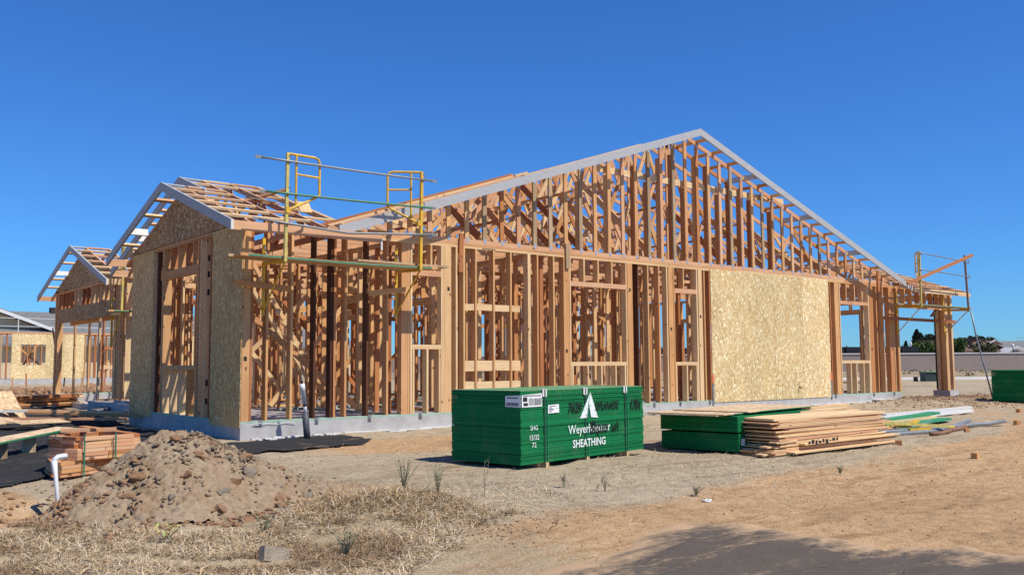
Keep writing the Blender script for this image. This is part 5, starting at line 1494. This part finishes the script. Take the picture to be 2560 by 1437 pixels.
GP = [(-7.5, -4.4), (-4.08, -4.85), (-3.6, -5.75), (-3.3, -6.35), (-2.65, -6.6), (-2.15, -6.25), (-1.75, -5.75), (-1.05, -5.55), (-.85, -6.25), (-.62, -6.9), (-.48, -7.3), (-.95, -7.35), (-1.35, -7.6), (-2.0, -8.2), (-2.7, -8.7), (-4.2, -9.6), (-7.5, -10)]
N = 210000
x = rng.uniform(-7.5, -.3, N); y = rng.uniform(-10, -4.3, N)
k = in_poly(x + .12 * fbm(x, y, 3, 2, 60), y + .12 * fbm(x, y, 3, 2, 61), GP) & (fbm(x, y, 1.7, 3, 62) > -.27)
x, y = x[k], y[k]
tint = STRAW[rng.integers(0, len(STRAW), len(x))] * rng.uniform(.8, 1.15, (len(x), 1))
dk = fbm(x, y, 1.3, 3, 63) > .16
tint[dk] *= np.array([.62, .55, .5])
blades('dry_grass', x, y, .04, .15, .002, .0055, .24, 'flattened dry straw covering the left foreground', tint)
x = rng.normal(-1.2, .75, 4200); y = rng.normal(-6.35, .45, 4200)
k = in_poly(x, y, GP); x, y = x[k], y[k]
tint = STRAW[rng.integers(0, len(STRAW), len(x))] * rng.uniform(.55, 1.0, (len(x), 1)) * np.array([.95, .85, .72])
blades('dry_tufts', x, y, .06, .16, .003, .006, .5, 'brown dry tufts standing on the low bank', tint)
x = np.concatenate([rng.uniform(-1.5, 8, 5000), rng.normal(6.0, 2.2, 5000), rng.normal(.3, 1.6, 3500)]); y = np.concatenate([rng.uniform(-8.5, -1.5, 5000), rng.normal(-7.0, .9, 5000), rng.normal(-6.6, .55, 3500)])
k = fbm(x, y, .9, 3, 70) > .02; x, y = x[k], y[k]
tint = STRAW[rng.integers(0, 5, len(x))] * rng.uniform(.75, 1.15, (len(x), 1))
blades('straw_litter', x, y, .03, .12, .002, .005, .04, 'loose straw litter on the bare dirt', tint, .006)
x = np.concatenate([rng.uniform(-1.5, 10, 900), rng.normal(.8, 1.2, 300)]); y = np.concatenate([rng.uniform(-10.5, -2, 900), rng.normal(-6.6, .5, 300)])
tint = np.array([(.13, .085, .05)]) * rng.uniform(.6, 1.6, (len(x), 1))
blades('twig_litter', x, y, .03, .11, .003, .007, .05, 'dark twigs and root bits on the bare dirt', tint, .008)
def weed(x, y, h_, n_, spread, label, col=(.20, .205, .115), leafy=1.0):
    z = G(x, y); m_ = MB(); r_ = random.Random(int(x * 977 + y * 131))
    t = empty('weed', (x, y, z), label, 'weed', 'weeds on the bare dirt')
    lv = []; tn = []
    for i in range(n_):
        a = r_.uniform(0, 6.3); e = r_.uniform(.2, 1) * spread
        pts = [Vector((x, y, z - .01))]
        for k_ in range(1, 6):
            f = k_ / 5
            pts.append(Vector((x + math.cos(a) * e * f ** 1.3 + r_.uniform(-.008, .008), y + math.sin(a) * e * f ** 1.3, z + h_ * r_.uniform(.85, 1.0) * f)))
        m_.tube(pts, [.004, .0035, .003, .0025, .002, .001], 5)
        for k_ in range(int(9 * leafy)):
            p = pts[r_.randrange(1, 6)].lerp(pts[r_.randrange(1, 6)], r_.random() * .5)
            b_ = r_.uniform(0, 6.3); l = r_.uniform(.02, .05)
            d = Vector((math.cos(b_), math.sin(b_), r_.uniform(.1, .9))).normalized() * l
            s = Vector((-d.y, d.x, 0)).normalized() * l * .16
            lv.append((p, p + d * .5 + s, p + d, p + d * .5 - s)); tn.append([c * r_.uniform(.7, 1.4) for c in col])
    m_.build('stem', 'weedstem', t)
    VV = np.array([[tuple(q) for q in f] for f in lv]).reshape(-1, 3)
    o = np_mesh('leaves', VV, np.arange(len(VV)).reshape(-1, 4), 'blade', tint=np.array(tn)); link(o, t); tag(o, kind='stuff')
M['weedstem'] = plain('weed_stem', (.27, .24, .15), .8, .2, .1, 20)
weed(-.92, -6.02, .34, 14, .20, 'bushiest grey green weed on the edge of the straw bank')
weed(-.80, -6.40, .26, 10, .17, 'grey green weed just in front of the bushiest one')
weed(-.36, -6.53, .40, 2, .06, 'tall single stemmed weed before the strapped bundle')
weed(.66, -6.52, .16, 4, .06, 'small upright weed left of a pair on the dirt')
weed(.86, -6.9, .18, 5, .08, 'small dark weed right of a pair on the dirt')
weed(1.44, -7.56, .10, 7, .12, 'low spreading weed beside the white litter')
weed(3.87, -7.64, .10, 6, .06, 'tiny weed alone on the dirt before the board pile')
weed(-3.35, -6.65, .12, 9, .12, 'low weed with yellow flowers in the straw', (.45, .42, .08))
weed(-2.5, -7.75, .2, 10, .14, 'green weed beside the grey concrete block')
weed(-2.65, -6.75, .16, 6, .10, 'small green weed at the foot of the mound')

# ------------------------------------------------------------------ street, wall, trees and houses behind
FH = Vector((math.sin(YAW), math.cos(YAW), 0)); RH = Vector((math.cos(YAW), -math.sin(YAW), 0))
O0 = Vector((CAM.x, CAM.y, 0))
def S(f, r, z=0.0): return O0 + FH * f + RH * r + Vector((0, 0, z))      # street frame: f metres away, r metres along the street
SR = -YAW
def sbox(mb, f0, f1, r0, r1, z0, z1):
    mb.prism([S(f0, r0, z0), S(f0, r1, z0), S(f1, r1, z0), S(f1, r0, z0)], (0, 0, z1 - z0)); return mb
m_ = MB(); sbox(m_, 57, 59.5, 14, 90, -.6, -.10); o = m_.build('pavement', 'kerb'); tag(o, kind='structure')
m_ = MB(); sbox(m_, 56.4, 57, 14, 90, -.6, -.17); o = m_.build('kerb', 'kerb'); tag(o, kind='structure')
# planting strip bank
xs_ = np.linspace(-10, 92, 120); ys_ = np.linspace(59.5, 98, 30)
XX, YY = np.meshgrid(xs_, ys_)
ZZ = -.2 + .35 * np.exp(-((YY - 74) / 6) ** 2) + .16 * fbm(XX, YY, .5, 4, 90)
VV = np.array([tuple(S(f, r_, z_)) for r_, f, z_ in zip(XX.ravel(), YY.ravel(), ZZ.ravel())])
a = (np.arange(29)[:, None] * 120 + np.arange(119)[None, :]).ravel()
bank = np_mesh('bank', VV, np.stack([a, a + 1, a + 121, a + 120], 1), 'bank' if 'bank' in M else 'pile', smooth=True)
M['bankm'] = dirt('dry_bank', (.20, .14, .09), (.33, .26, .17), (.40, .33, .22), .6)
bank.data.materials[0] = M['bankm']
link(bank); tag(bank, kind='structure')
# low green tufts on the bank
n_ = 420; f_ = rng.uniform(60, 80, n_); r__ = rng.uniform(30, 70, n_)
k = fbm(f_, r__, .25, 2, 95) > .02
pts = [S(a_, b_, -.12) for a_, b_ in zip(f_[k], r__[k])]
VV = []; tn = []
for p in pts:
    for q in range(10):
        a_ = random.uniform(0, 6.3); l = random.uniform(.08, .25)
        b_ = p + Vector((random.uniform(-.3, .3), random.uniform(-.3, .3), random.uniform(0, .25)))
        d = Vector((math.cos(a_), math.sin(a_), random.uniform(.3, 1.5))).normalized() * l; s_ = Vector((-d.y, d.x, .1)).normalized() * .04
        VV += [b_ - s_, b_ + s_, b_ + d + s_, b_ + d - s_]; tn.append([c * random.uniform(.6, 1.2) for c in random.choice([(.10, .12, .045), (.26, .21, .10)])])
VV = np.array([tuple(v_) for v_ in VV]); o = np_mesh('bank_weeds', VV, np.arange(len(VV)).reshape(-1, 4), 'leaf', tint=np.array(tn)); link(o); tag(o, 'low scrub along the bank before the block wall', 'scrub', None, 'stuff')
# block wall with a pale cap and piers
t = empty('block_wall', S(97, 40, -.3), 'long tan block wall with a pale cap beyond the street', 'wall')
m_ = MB(); sbox(m_, 97, 97.3, -30, 110, -.6, 1.72); m_.build('block_face', 'blockwall', t)
m_ = MB(); sbox(m_, 96.93, 97.37, -30, 110, 1.722, 1.84); m_.build('wall_cap', 'whitecap', t)
# utility cabinet
t = empty('utility_cabinet', S(52, 23.6, -.3), 'dark green utility cabinet by the kerb behind the patio post', 'utility cabinet')
m_ = MB(); sbox(m_, 52, 52.7, 23.23, 24.1, -.28, .30); m_.build('cabinet', 'boxgreen', t)
m_ = MB(); sbox(m_, 51.95, 52.75, 23.2, 24.13, .302, .34); m_.build('lid', 'greentop', t)
m_ = MB(); sbox(m_, 51.97, 51.99, 23.85, 23.95, .15, .25); m_.build('warning_label', 'white', t)
m_ = MB(); m_.bb(0, 1, 0, 1, 0, 1); 
m_ = MB(); p = S(52.5, 22.9, 0); m_.bb(p.x - .09, p.x + .09, p.y - .09, p.y + .09, -.3, .05); o = m_.build('valve_post', 'black', None, origin=(p.x, p.y, -.3)); tag(o, 'short dark post left of the utility cabinet', 'post')
# dark fence
t = empty('metal_fence', S(100, 42, 0), 'dark metal fence showing above the block wall', 'fence')
m_ = MB(); sbox(m_, 99.5, 99.55, 10, 43.9, 0, 2.55); m_.build('fence_panel', 'darkfence', t)
for k in range(17):
    m_ = MB(); sbox(m_, 99.4, 99.49, 10 + k * 2, 10.12 + k * 2, 0, 2.68); m_.build('fence_post', 'black', t)

def crown_mesh(kind, h_, w_, n_, seed, cols):
    r_ = np.random.default_rng(seed)
    if kind == 'cone':
        t_ = r_.uniform(0, 1, n_) ** .8
        tier = .75 + .25 * np.abs(np.sin(t_ * 26))
        rad = w_ / 2 * (1 - t_) ** .85 * tier * np.sqrt(r_.uniform(.15, 1, n_)) + .05
        a_ = r_.uniform(0, 6.283, n_)
        rad *= 1 + .25 * np.sin(a_ * 3 + seed) * np.sin(t_ * 9)
        c = np.stack([rad * np.cos(a_), rad * np.sin(a_), h_ * (.08 + .92 * t_)], 1)
        s_ = .16 * w_ * (1 - .6 * t_) * r_.uniform(.3, .8, n_)
    else:
        nb = 16
        bc = r_.normal(size=(nb, 3)); bc /= np.linalg.norm(bc, axis=1)[:, None]
        bc *= np.array([w_ * .33, w_ * .33, h_ * .27]) * r_.uniform(.3, 1.0, (nb, 1)); bc[:, 2] += h_ * .60
        bi = r_.integers(0, nb, n_)
        d = r_.normal(size=(n_, 3)); d /= np.linalg.norm(d, axis=1)[:, None]
        c = bc[bi] + d * (np.array([w_ * .19, w_ * .19, h_ * .14]) * r_.uniform(.5, 1.05, (n_, 1)))
        s_ = w_ * .055 * r_.uniform(.5, 1.3, n_)
    a1 = r_.normal(size=(n_, 3)); a1 /= np.linalg.norm(a1, axis=1)[:, None]
    a2 = np.cross(a1, r_.normal(size=(n_, 3))); a2 /= np.linalg.norm(a2, axis=1)[:, None]
    u_, v_ = a1 * s_[:, None], a2 * (s_ * .6)[:, None]
    VV = np.stack([c - u_, c + v_, c + u_, c - v_], 1).reshape(-1, 3)
    cols = np.array(cols)
    tint = cols[r_.integers(0, len(cols), n_)] * r_.uniform(.6, 1.25, (n_, 1))
    return VV, tint
def tree(pos, h_, w_, kind, label, cols, seed, n_=2600):
    t = empty('conifer_tree' if kind == 'cone' else 'leafy_tree', pos, label, 'tree', 'trees behind the block wall')
    p = Vector(pos); m_ = MB()
    m_.tube([p, p + Vector((.05, 0, h_ * .35)), p + Vector((0, .05, h_ * .8))], [w_ * .04, w_ * .03, w_ * .01], 7)
    if kind != 'cone':
        for k_ in range(5):
            a_ = k_ * 1.26 + seed; m_.tube([p + Vector((0, 0, h_ * .3)), p + Vector((math.cos(a_) * w_ * .2, math.sin(a_) * w_ * .2, h_ * .6))], [w_ * .02, w_ * .008], 5)
    m_.build('trunk', 'bark', t)
    VV, tint = crown_mesh(kind, h_, w_, n_, seed, cols)
    o = np_mesh('crown', VV + np.array(tuple(p)), np.arange(len(VV)).reshape(-1, 4), 'leaf', tint=tint); link(o, t)
DK = [(.030, .045, .028), (.045, .062, .035), (.022, .034, .024)]
LG = [(.085, .13, .035), (.11, .16, .045), (.065, .10, .03)]
MG = [(.05, .075, .03), (.07, .095, .035), (.04, .055, .025)]
tree(S(170, 74.7, -.3), 7.2, 4.8, 'cone', 'tallest dark conifer, seen through the patio opening', DK, 1)
tree(S(165, 70.5, -.3), 5.0, 3.0, 'cone', 'small dark tree left of the tallest conifer', DK, 2, 1500)
tree(S(160, 71.0, -.3), 6.2, 4.4, 'cone', 'ragged conifer behind the bright green tree', DK, 3)
tree(S(150, 68.0, -.3), 6.1, 4.4, 'round', 'dark rounded tree left of the patio post', DK, 4)
tree(S(104, 46.7, -.3), 4.4, 3.8, 'round', 'bright green leafy tree seen through the patio opening', LG, 5)
tree(S(106, 51.4, -.3), 4.3, 2.5, 'round', 'bright green leafy tree just right of the patio post', LG, 6)
tree(S(150, 76.1, -.3), 6.5, 6.2, 'round', 'broad dark green tree rising over the brown roof', MG, 7, 3600)
tree(S(104, 53.2, -.3), 3.8, 3.8, 'round', 'thin olive tree in front of the brown roof', [(.09, .095, .04), (.13, .13, .06)], 8, 900)
tree(S(200, 98.2, -.3), 5.8, 1.5, 'cone', 'small distant conifer left of the broad tree', DK, 9, 700)
tree(S(200, 106, -.3), 5.2, 2.6, 'round', 'small dark treetop over the right of the brown roof', DK, 10, 700)
tree(S(190, 106.6, -.3), 5.0, 4.0, 'round', 'green treetop at the far right edge', MG, 11, 900)
tree(S(180, 63.8, -.3), 3.4, 1.6, 'round', 'tiny dark tree seen through the right window opening', DK, 12, 600)
tree(S(182, 65.8, -.3), 3.6, 1.4, 'cone', 'tiny pointed tree seen through the right window opening', DK, 13, 600)
tree(S(120, 8.0, -.3), 4.9, 4.5, 'round', 'dark tree glimpsed through the middle window frames', DK, 14, 1800)
tree(S(125, 14.8, -.3), 5.6, 4.0, 'round', 'dark tree glimpsed right of the middle window brace', DK, 15, 1500)
# brown roofed house behind the wall
def roof_house(f, r0, r1, ze, zr, depth, label, roofm, wallm, stacks=True, name='house'):
    t = empty(name, S(f, (r0 + r1) / 2, -.3), label, 'house', 'houses behind the block wall')
    m_ = MB(); sbox(m_, f, f + depth, r0 + .4, r1 - .4, -.3, ze); m_.build('wall', wallm, t)
    m_ = MB(); ov = .4
    n_ = 9
    for k_ in range(n_):
        a, b = k_ / n_, (k_ + 1) / n_ + .012
        fa, fb = f - ov + (depth / 2 + ov) * a, f - ov + (depth / 2 + ov) * b
        za, zb_ = ze + (zr - ze) * a, ze + (zr - ze) * b
        m_.prism([S(fa, r0, za + .05), S(fb, r0, zb_ + .05), S(fb, r0, zb_), S(fa, r0, za - .05)], RH * (r1 - r0))
    m_.prism([S(f + depth / 2, r0, zr), S(f + depth + ov, r0, ze), S(f + depth + ov, r0, ze - .1), S(f + depth / 2, r0, zr - .1)], RH * (r1 - r0))
    rf = m_.build('roof', roofm, t)
    if stacks:
        m_ = MB(); r_ = random.Random(4)
        for j in range(5):
            fr = f + .4 + depth / 2 * (.1 + .19 * j); z_ = ze + (zr - ze) * (fr - f + ov) / (depth / 2 + ov)
            k_ = r0 + .4 + .4 * (j % 2)
            while k_ < r1 - .4:
                p = S(fr, k_, z_ + .16 + r_.uniform(-.03, .04)); m_.box(p, (.5, .35, .22), SR + r_.uniform(-.3, .3)); k_ += r_.uniform(.95, 1.3)
        k_ = r0 + .3
        while k_ < r1 - .3:
            p = S(f + depth / 2, k_, zr + .12); m_.box(p, (.6, .4, .26), SR); k_ += r_.uniform(.7, 1.1)
        o = m_.build('tile_stack', 'tiledark', rf); tag(o, kind='stuff')
    return t
roof_house(112, 51.3, 59.2, 2.15, 3.45, 9, 'house with a brown roof loaded with dark tile stacks', 'tile', 'stuccow')
roof_house(128, 62.5, 68.3, 2.7, 4.0, 10, 'second brown roofed house set behind, loaded with tile stacks', 'tile', 'stuccow')
t = roof_house(120, 65.3, 76, 2.0, 3.6, 12, 'grey roofed house at the far right behind the wall', 'greytile', 'stuccow', False)
m_ = MB(); m_.prism([S(110.5, 59.3, 1.3), S(110.5, 61.7, 1.3), S(110.5, 61.7, 2.0), S(110.5, 60.5, 2.6), S(110.5, 59.3, 2.0)], FH * 3); m_.build('gable', 'stuccow', t)
m_ = MB(); m_.prism([S(110.2, 60.5, 2.75), S(110.2, 62.1, 1.95), S(110.2, 62.1, 1.8), S(110.2, 60.5, 2.55)], FH * .2); m_.prism([S(110.2, 60.5, 2.75), S(110.2, 58.9, 1.95), S(110.2, 58.9, 1.8), S(110.2, 60.5, 2.55)], FH * .2); m_.build('gable_trim', 'white', t)
m_ = MB(); m_.prism([S(124, 62.8, 2.6), S(124, 65.0, 3.75), S(124, 67.2, 2.6)], FH * 2); m_.build('gable', 'tile', t)
m_ = MB(); m_.prism([S(123.8, 62.4, 2.5), S(123.8, 65.0, 3.9), S(123.8, 65.0, 3.7), S(123.8, 62.4, 2.3)], FH * .15); m_.build('gable_trim', 'whitecap', t)
for k in range(6):
    m_ = MB(); m_.tube([S(116, 64.5 + k * 1.3, 2.5), S(116, 64.5 + k * 1.3, 3.9)], .03, 5)
    m_.build('scaffold_pole', 'galv', t)
for z_ in (3.1, 3.5, 3.85):
    m_ = MB(); m_.tube([S(116, 63.5, z_), S(116, 76, z_)], .025, 5); m_.build('scaffold_pole', 'galv', t)
def street_lamp(f, r_, h_, label, two=False):
    t = empty('street_lamp', S(f, r_, -.3), label, 'street lamp', 'street lamps behind the block wall')
    m_ = MB(); m_.tube([S(f, r_, -.3), S(f, r_, h_ - .55)], [.09, .06], 8); m_.build('pole', 'black', t)
    m_ = MB(); m_.tube([S(f, r_, h_ - .55), S(f, r_, h_ - .45), S(f, r_, h_ - .25), S(f, r_, h_ - .05), S(f, r_, h_)], [.06, .10, .13, .09, .02], 10); m_.build('globe', 'lampglobe', t, smooth=True)
    if two:
        m_ = MB(); m_.tube([S(f, r_, h_ - .9), S(f, r_ + .5, h_ - .8), S(f, r_ + .55, h_ - .9)], .05, 6); m_.build('bracket_arm', 'black', t)
street_lamp(108, 46.7, 3.25, 'white globed street lamp seen through the patio opening')
street_lamp(102, 55.4, 2.85, 'black street lamp at the far right edge', True)


# ------------------------------------------------------------------ neighbouring house under construction, far left
t = empty('sheathed_house', (15, 53, -.2), 'neighbouring house with yellow strand board walls and open window framing', 'house', 'houses beyond the garage')
def npan(x0, x1, z0, z1, y=53.0, mat='osb', nm='sheathing_panel'):
    m_ = MB(); m_.bb(x0, x1, y - .02, y, z0, z1); return m_.build(nm, mat, t, origin=((x0 + x1) / 2, y, (z0 + z1) / 2))
NZ0, NZ1 = .12, 3.05
npan(6.92, 7.42, NZ0, NZ1); npan(7.42, 8.92, NZ0, 1.02); npan(7.42, 8.92, 2.36, NZ1); npan(8.92, 10.1, NZ0, NZ1); npan(10.1, 11.3, NZ0, NZ1)
npan(17.5, 19, NZ0, NZ1); npan(19.1, 20.5, NZ0, NZ1)
for k in range(34):
    x_ = 5.0 + k * .41
    if 6.9 < x_ < 11.3 and not (7.42 < x_ < 8.92): continue
    lumber('stud', (x_, 53.1, NZ0), (x_, 53.1, NZ1), .06, .14, random.choice(['wood', 'wood_red']), t, up=(0, 1, 0))
for a, b in (((7.3, 54.0, .2), (9.0, 54.0, 2.9)), ((9.0, 54.2, .9), (7.2, 54.2, 2.5)), ((12.3, 53.4, .9), (15.5, 53.4, 2.6)), ((12.6, 53.8, .4), (14.8, 53.8, 1.8))):
    lumber('brace', a, b, .05, .12, 'wood', t)
for k in range(44):
    x_ = 5.0 + k * .35
    lumber('stud', (x_, 55.5, NZ0), (x_, 55.5, NZ1), .07, .14, random.choice(['wood', 'wood_red', 'wood_red']), t, up=(0, 1, 0))
lumber('top_plate', (4.8, 53.06, NZ1 + .05), (21, 53.06, NZ1 + .05), .18, .1, 'wood_pink', t)
lumber('top_plate', (4.8, 55.5, NZ1 + .05), (21, 55.5, NZ1 + .05), .18, .1, 'wood_red', t)
lumber('header', (12.1, 53.05, 2.15), (17.5, 53.05, 2.15), .15, .2, 'wood_red', t)
lumber('window_sill', (12.3, 53.02, .85), (17.0, 53.02, .85), .15, .25, 'wood_pale', t)
m_ = MB(); m_.bb(4.5, 22, 52.98, 62, -.4, NZ0 - .005); m_.build('slab', 'concrete', t)
m_ = MB(); m_.bb(4.0, 6.3, 52.6, 52.7, .15, 2.95); m_.build('plywood_door', 'wood_grey', t, origin=(5, 52.6, .1))
# cream gabled house behind it
t = empty('gabled_house', (6, 70, -.2), 'cream gabled house with a grey tiled roof at the left edge', 'house', 'houses beyond the garage')
m_ = MB(); m_.prism([(-9.6, 70, -.2), (12.6, 70, -.2), (12.6, 70, 3.95), (1.5, 70, 8.1), (-9.6, 70, 3.95)], (0, 14, 0)); m_.build('wall', 'stucco', t)
m_ = MB()
for k in range(12): m_.bb(-4 + k * 1.25, -3.96 + k * 1.25, 69.97, 69.99, 0, 3.9)
m_.build('batten', 'stucco', t)
m_ = MB(); m_.prism([(1.5, 69.2, 8.45), (13.4, 69.2, 4.0), (13.4, 69.2, 3.72), (1.5, 69.2, 8.15)], (0, 16, 0)); m_.prism([(1.5, 69.2, 8.45), (-10.4, 69.2, 4.0), (-10.4, 69.2, 3.72), (1.5, 69.2, 8.15)], (0, 16, 0)); m_.build('roof', 'greytile', t)
m_ = MB(); m_.prism([(1.5, 69.15, 8.38), (13.4, 69.15, 3.93), (13.4, 69.15, 3.66), (1.5, 69.15, 8.1)], (0, .04, 0)); m_.build('barge_board', 'white', t)
# long grey tiled roof to the right of it
t = empty('tiled_house', (24, 76, -.2), 'long low house with a grey tiled roof seen over the garage door', 'house', 'houses beyond the garage')
m_ = MB()
for k in range(16):
    a, b = k / 16, (k + 1) / 16 + .01
    m_.prism([(8, 66 + 9 * a, 2.6 + 3.0 * a + .10), (8, 66 + 9 * b, 2.6 + 3.0 * b + .06), (8, 66 + 9 * b, 2.5 + 3.0 * b), (8, 66 + 9 * a, 2.5 + 3.0 * a)], (32, 0, 0))
m_.prism([(8, 75, 5.68), (8, 84, 2.6), (8, 84, 2.4), (8, 75, 5.5)], (32, 0, 0))
m_.build('roof', 'greytile', t)
m_ = MB(); m_.bb(8.5, 39.5, 66.8, 83, -.2, 2.6); m_.build('wall', 'stucco', t)
m_ = MB(); m_.bb(14.0, 15.0, 74.6, 75.4, 5.5, 6.1); m_.build('roof_vent', 'tiledark', t)
# safety rail at the roof edge
t = empty('roof_edge_rail', (8, 63, 3), 'white safety rail in front of the cream gable', 'rail')
for k in range(8):
    m_ = MB(); m_.tube([(3 + k * 3.0, 62, 2.9), (3 + k * 3.0, 62, 4.55)], .035, 5); m_.build('post', 'white', t)
for z_ in (3.2, 3.9, 4.5):
    m_ = MB(); m_.tube([(0, 62, z_), (24, 62, z_ - .05)], .022, 5); m_.build('bar', 'white', t)
# stakes and soil heaps between
rs = random.Random(77)
STK = [('wood', 'tan wooden'), ('wood_red', 'reddish wooden'), ('wood_grey', 'weathered grey'), ('black', 'black plastic')]
for k in range(14):
    x_, y_ = 2.4 + k * .78 + rs.uniform(-.25, .25), rs.uniform(35, 47)
    h_ = rs.uniform(.5, 1.0); mt, nm = STK[k % 4]
    o = lumber('survey_stake', (x_, y_, -.25), (x_ + rs.uniform(-.06, .06), y_, -.25 + h_), .07, .05, mt, None, up=(0, 1, 0))
    rank = ('first', 'second', 'third', 'fourth')[k // 4]
    tag(o, nm + ' stake beyond the garage, ' + rank + ' of its kind from the left', 'stake', 'stakes beyond the garage')
clod_field('soil_heap', np.concatenate([gauss(1100, 3.5, 31, 2.6, 1.2), gauss(500, 6.5, 33, 2.0, .8), gauss(300, 12, 36, 3, 1)]), .06, .32, 'clod', 'heap of red clods beyond the stored lumber at the left', gz)
for (x_, y_, h_, lb) in ((8.5, 47, 4.5, 'dark leaning pole before the neighbouring house'),):
    m_ = MB(); m_.tube([(x_, y_, -.2), (x_ - .55, y_, 3.2)], .05, 6); o = m_.build('leaning_pole', 'black', None, origin=(x_, y_, -.2)); tag(o, lb, 'pole')
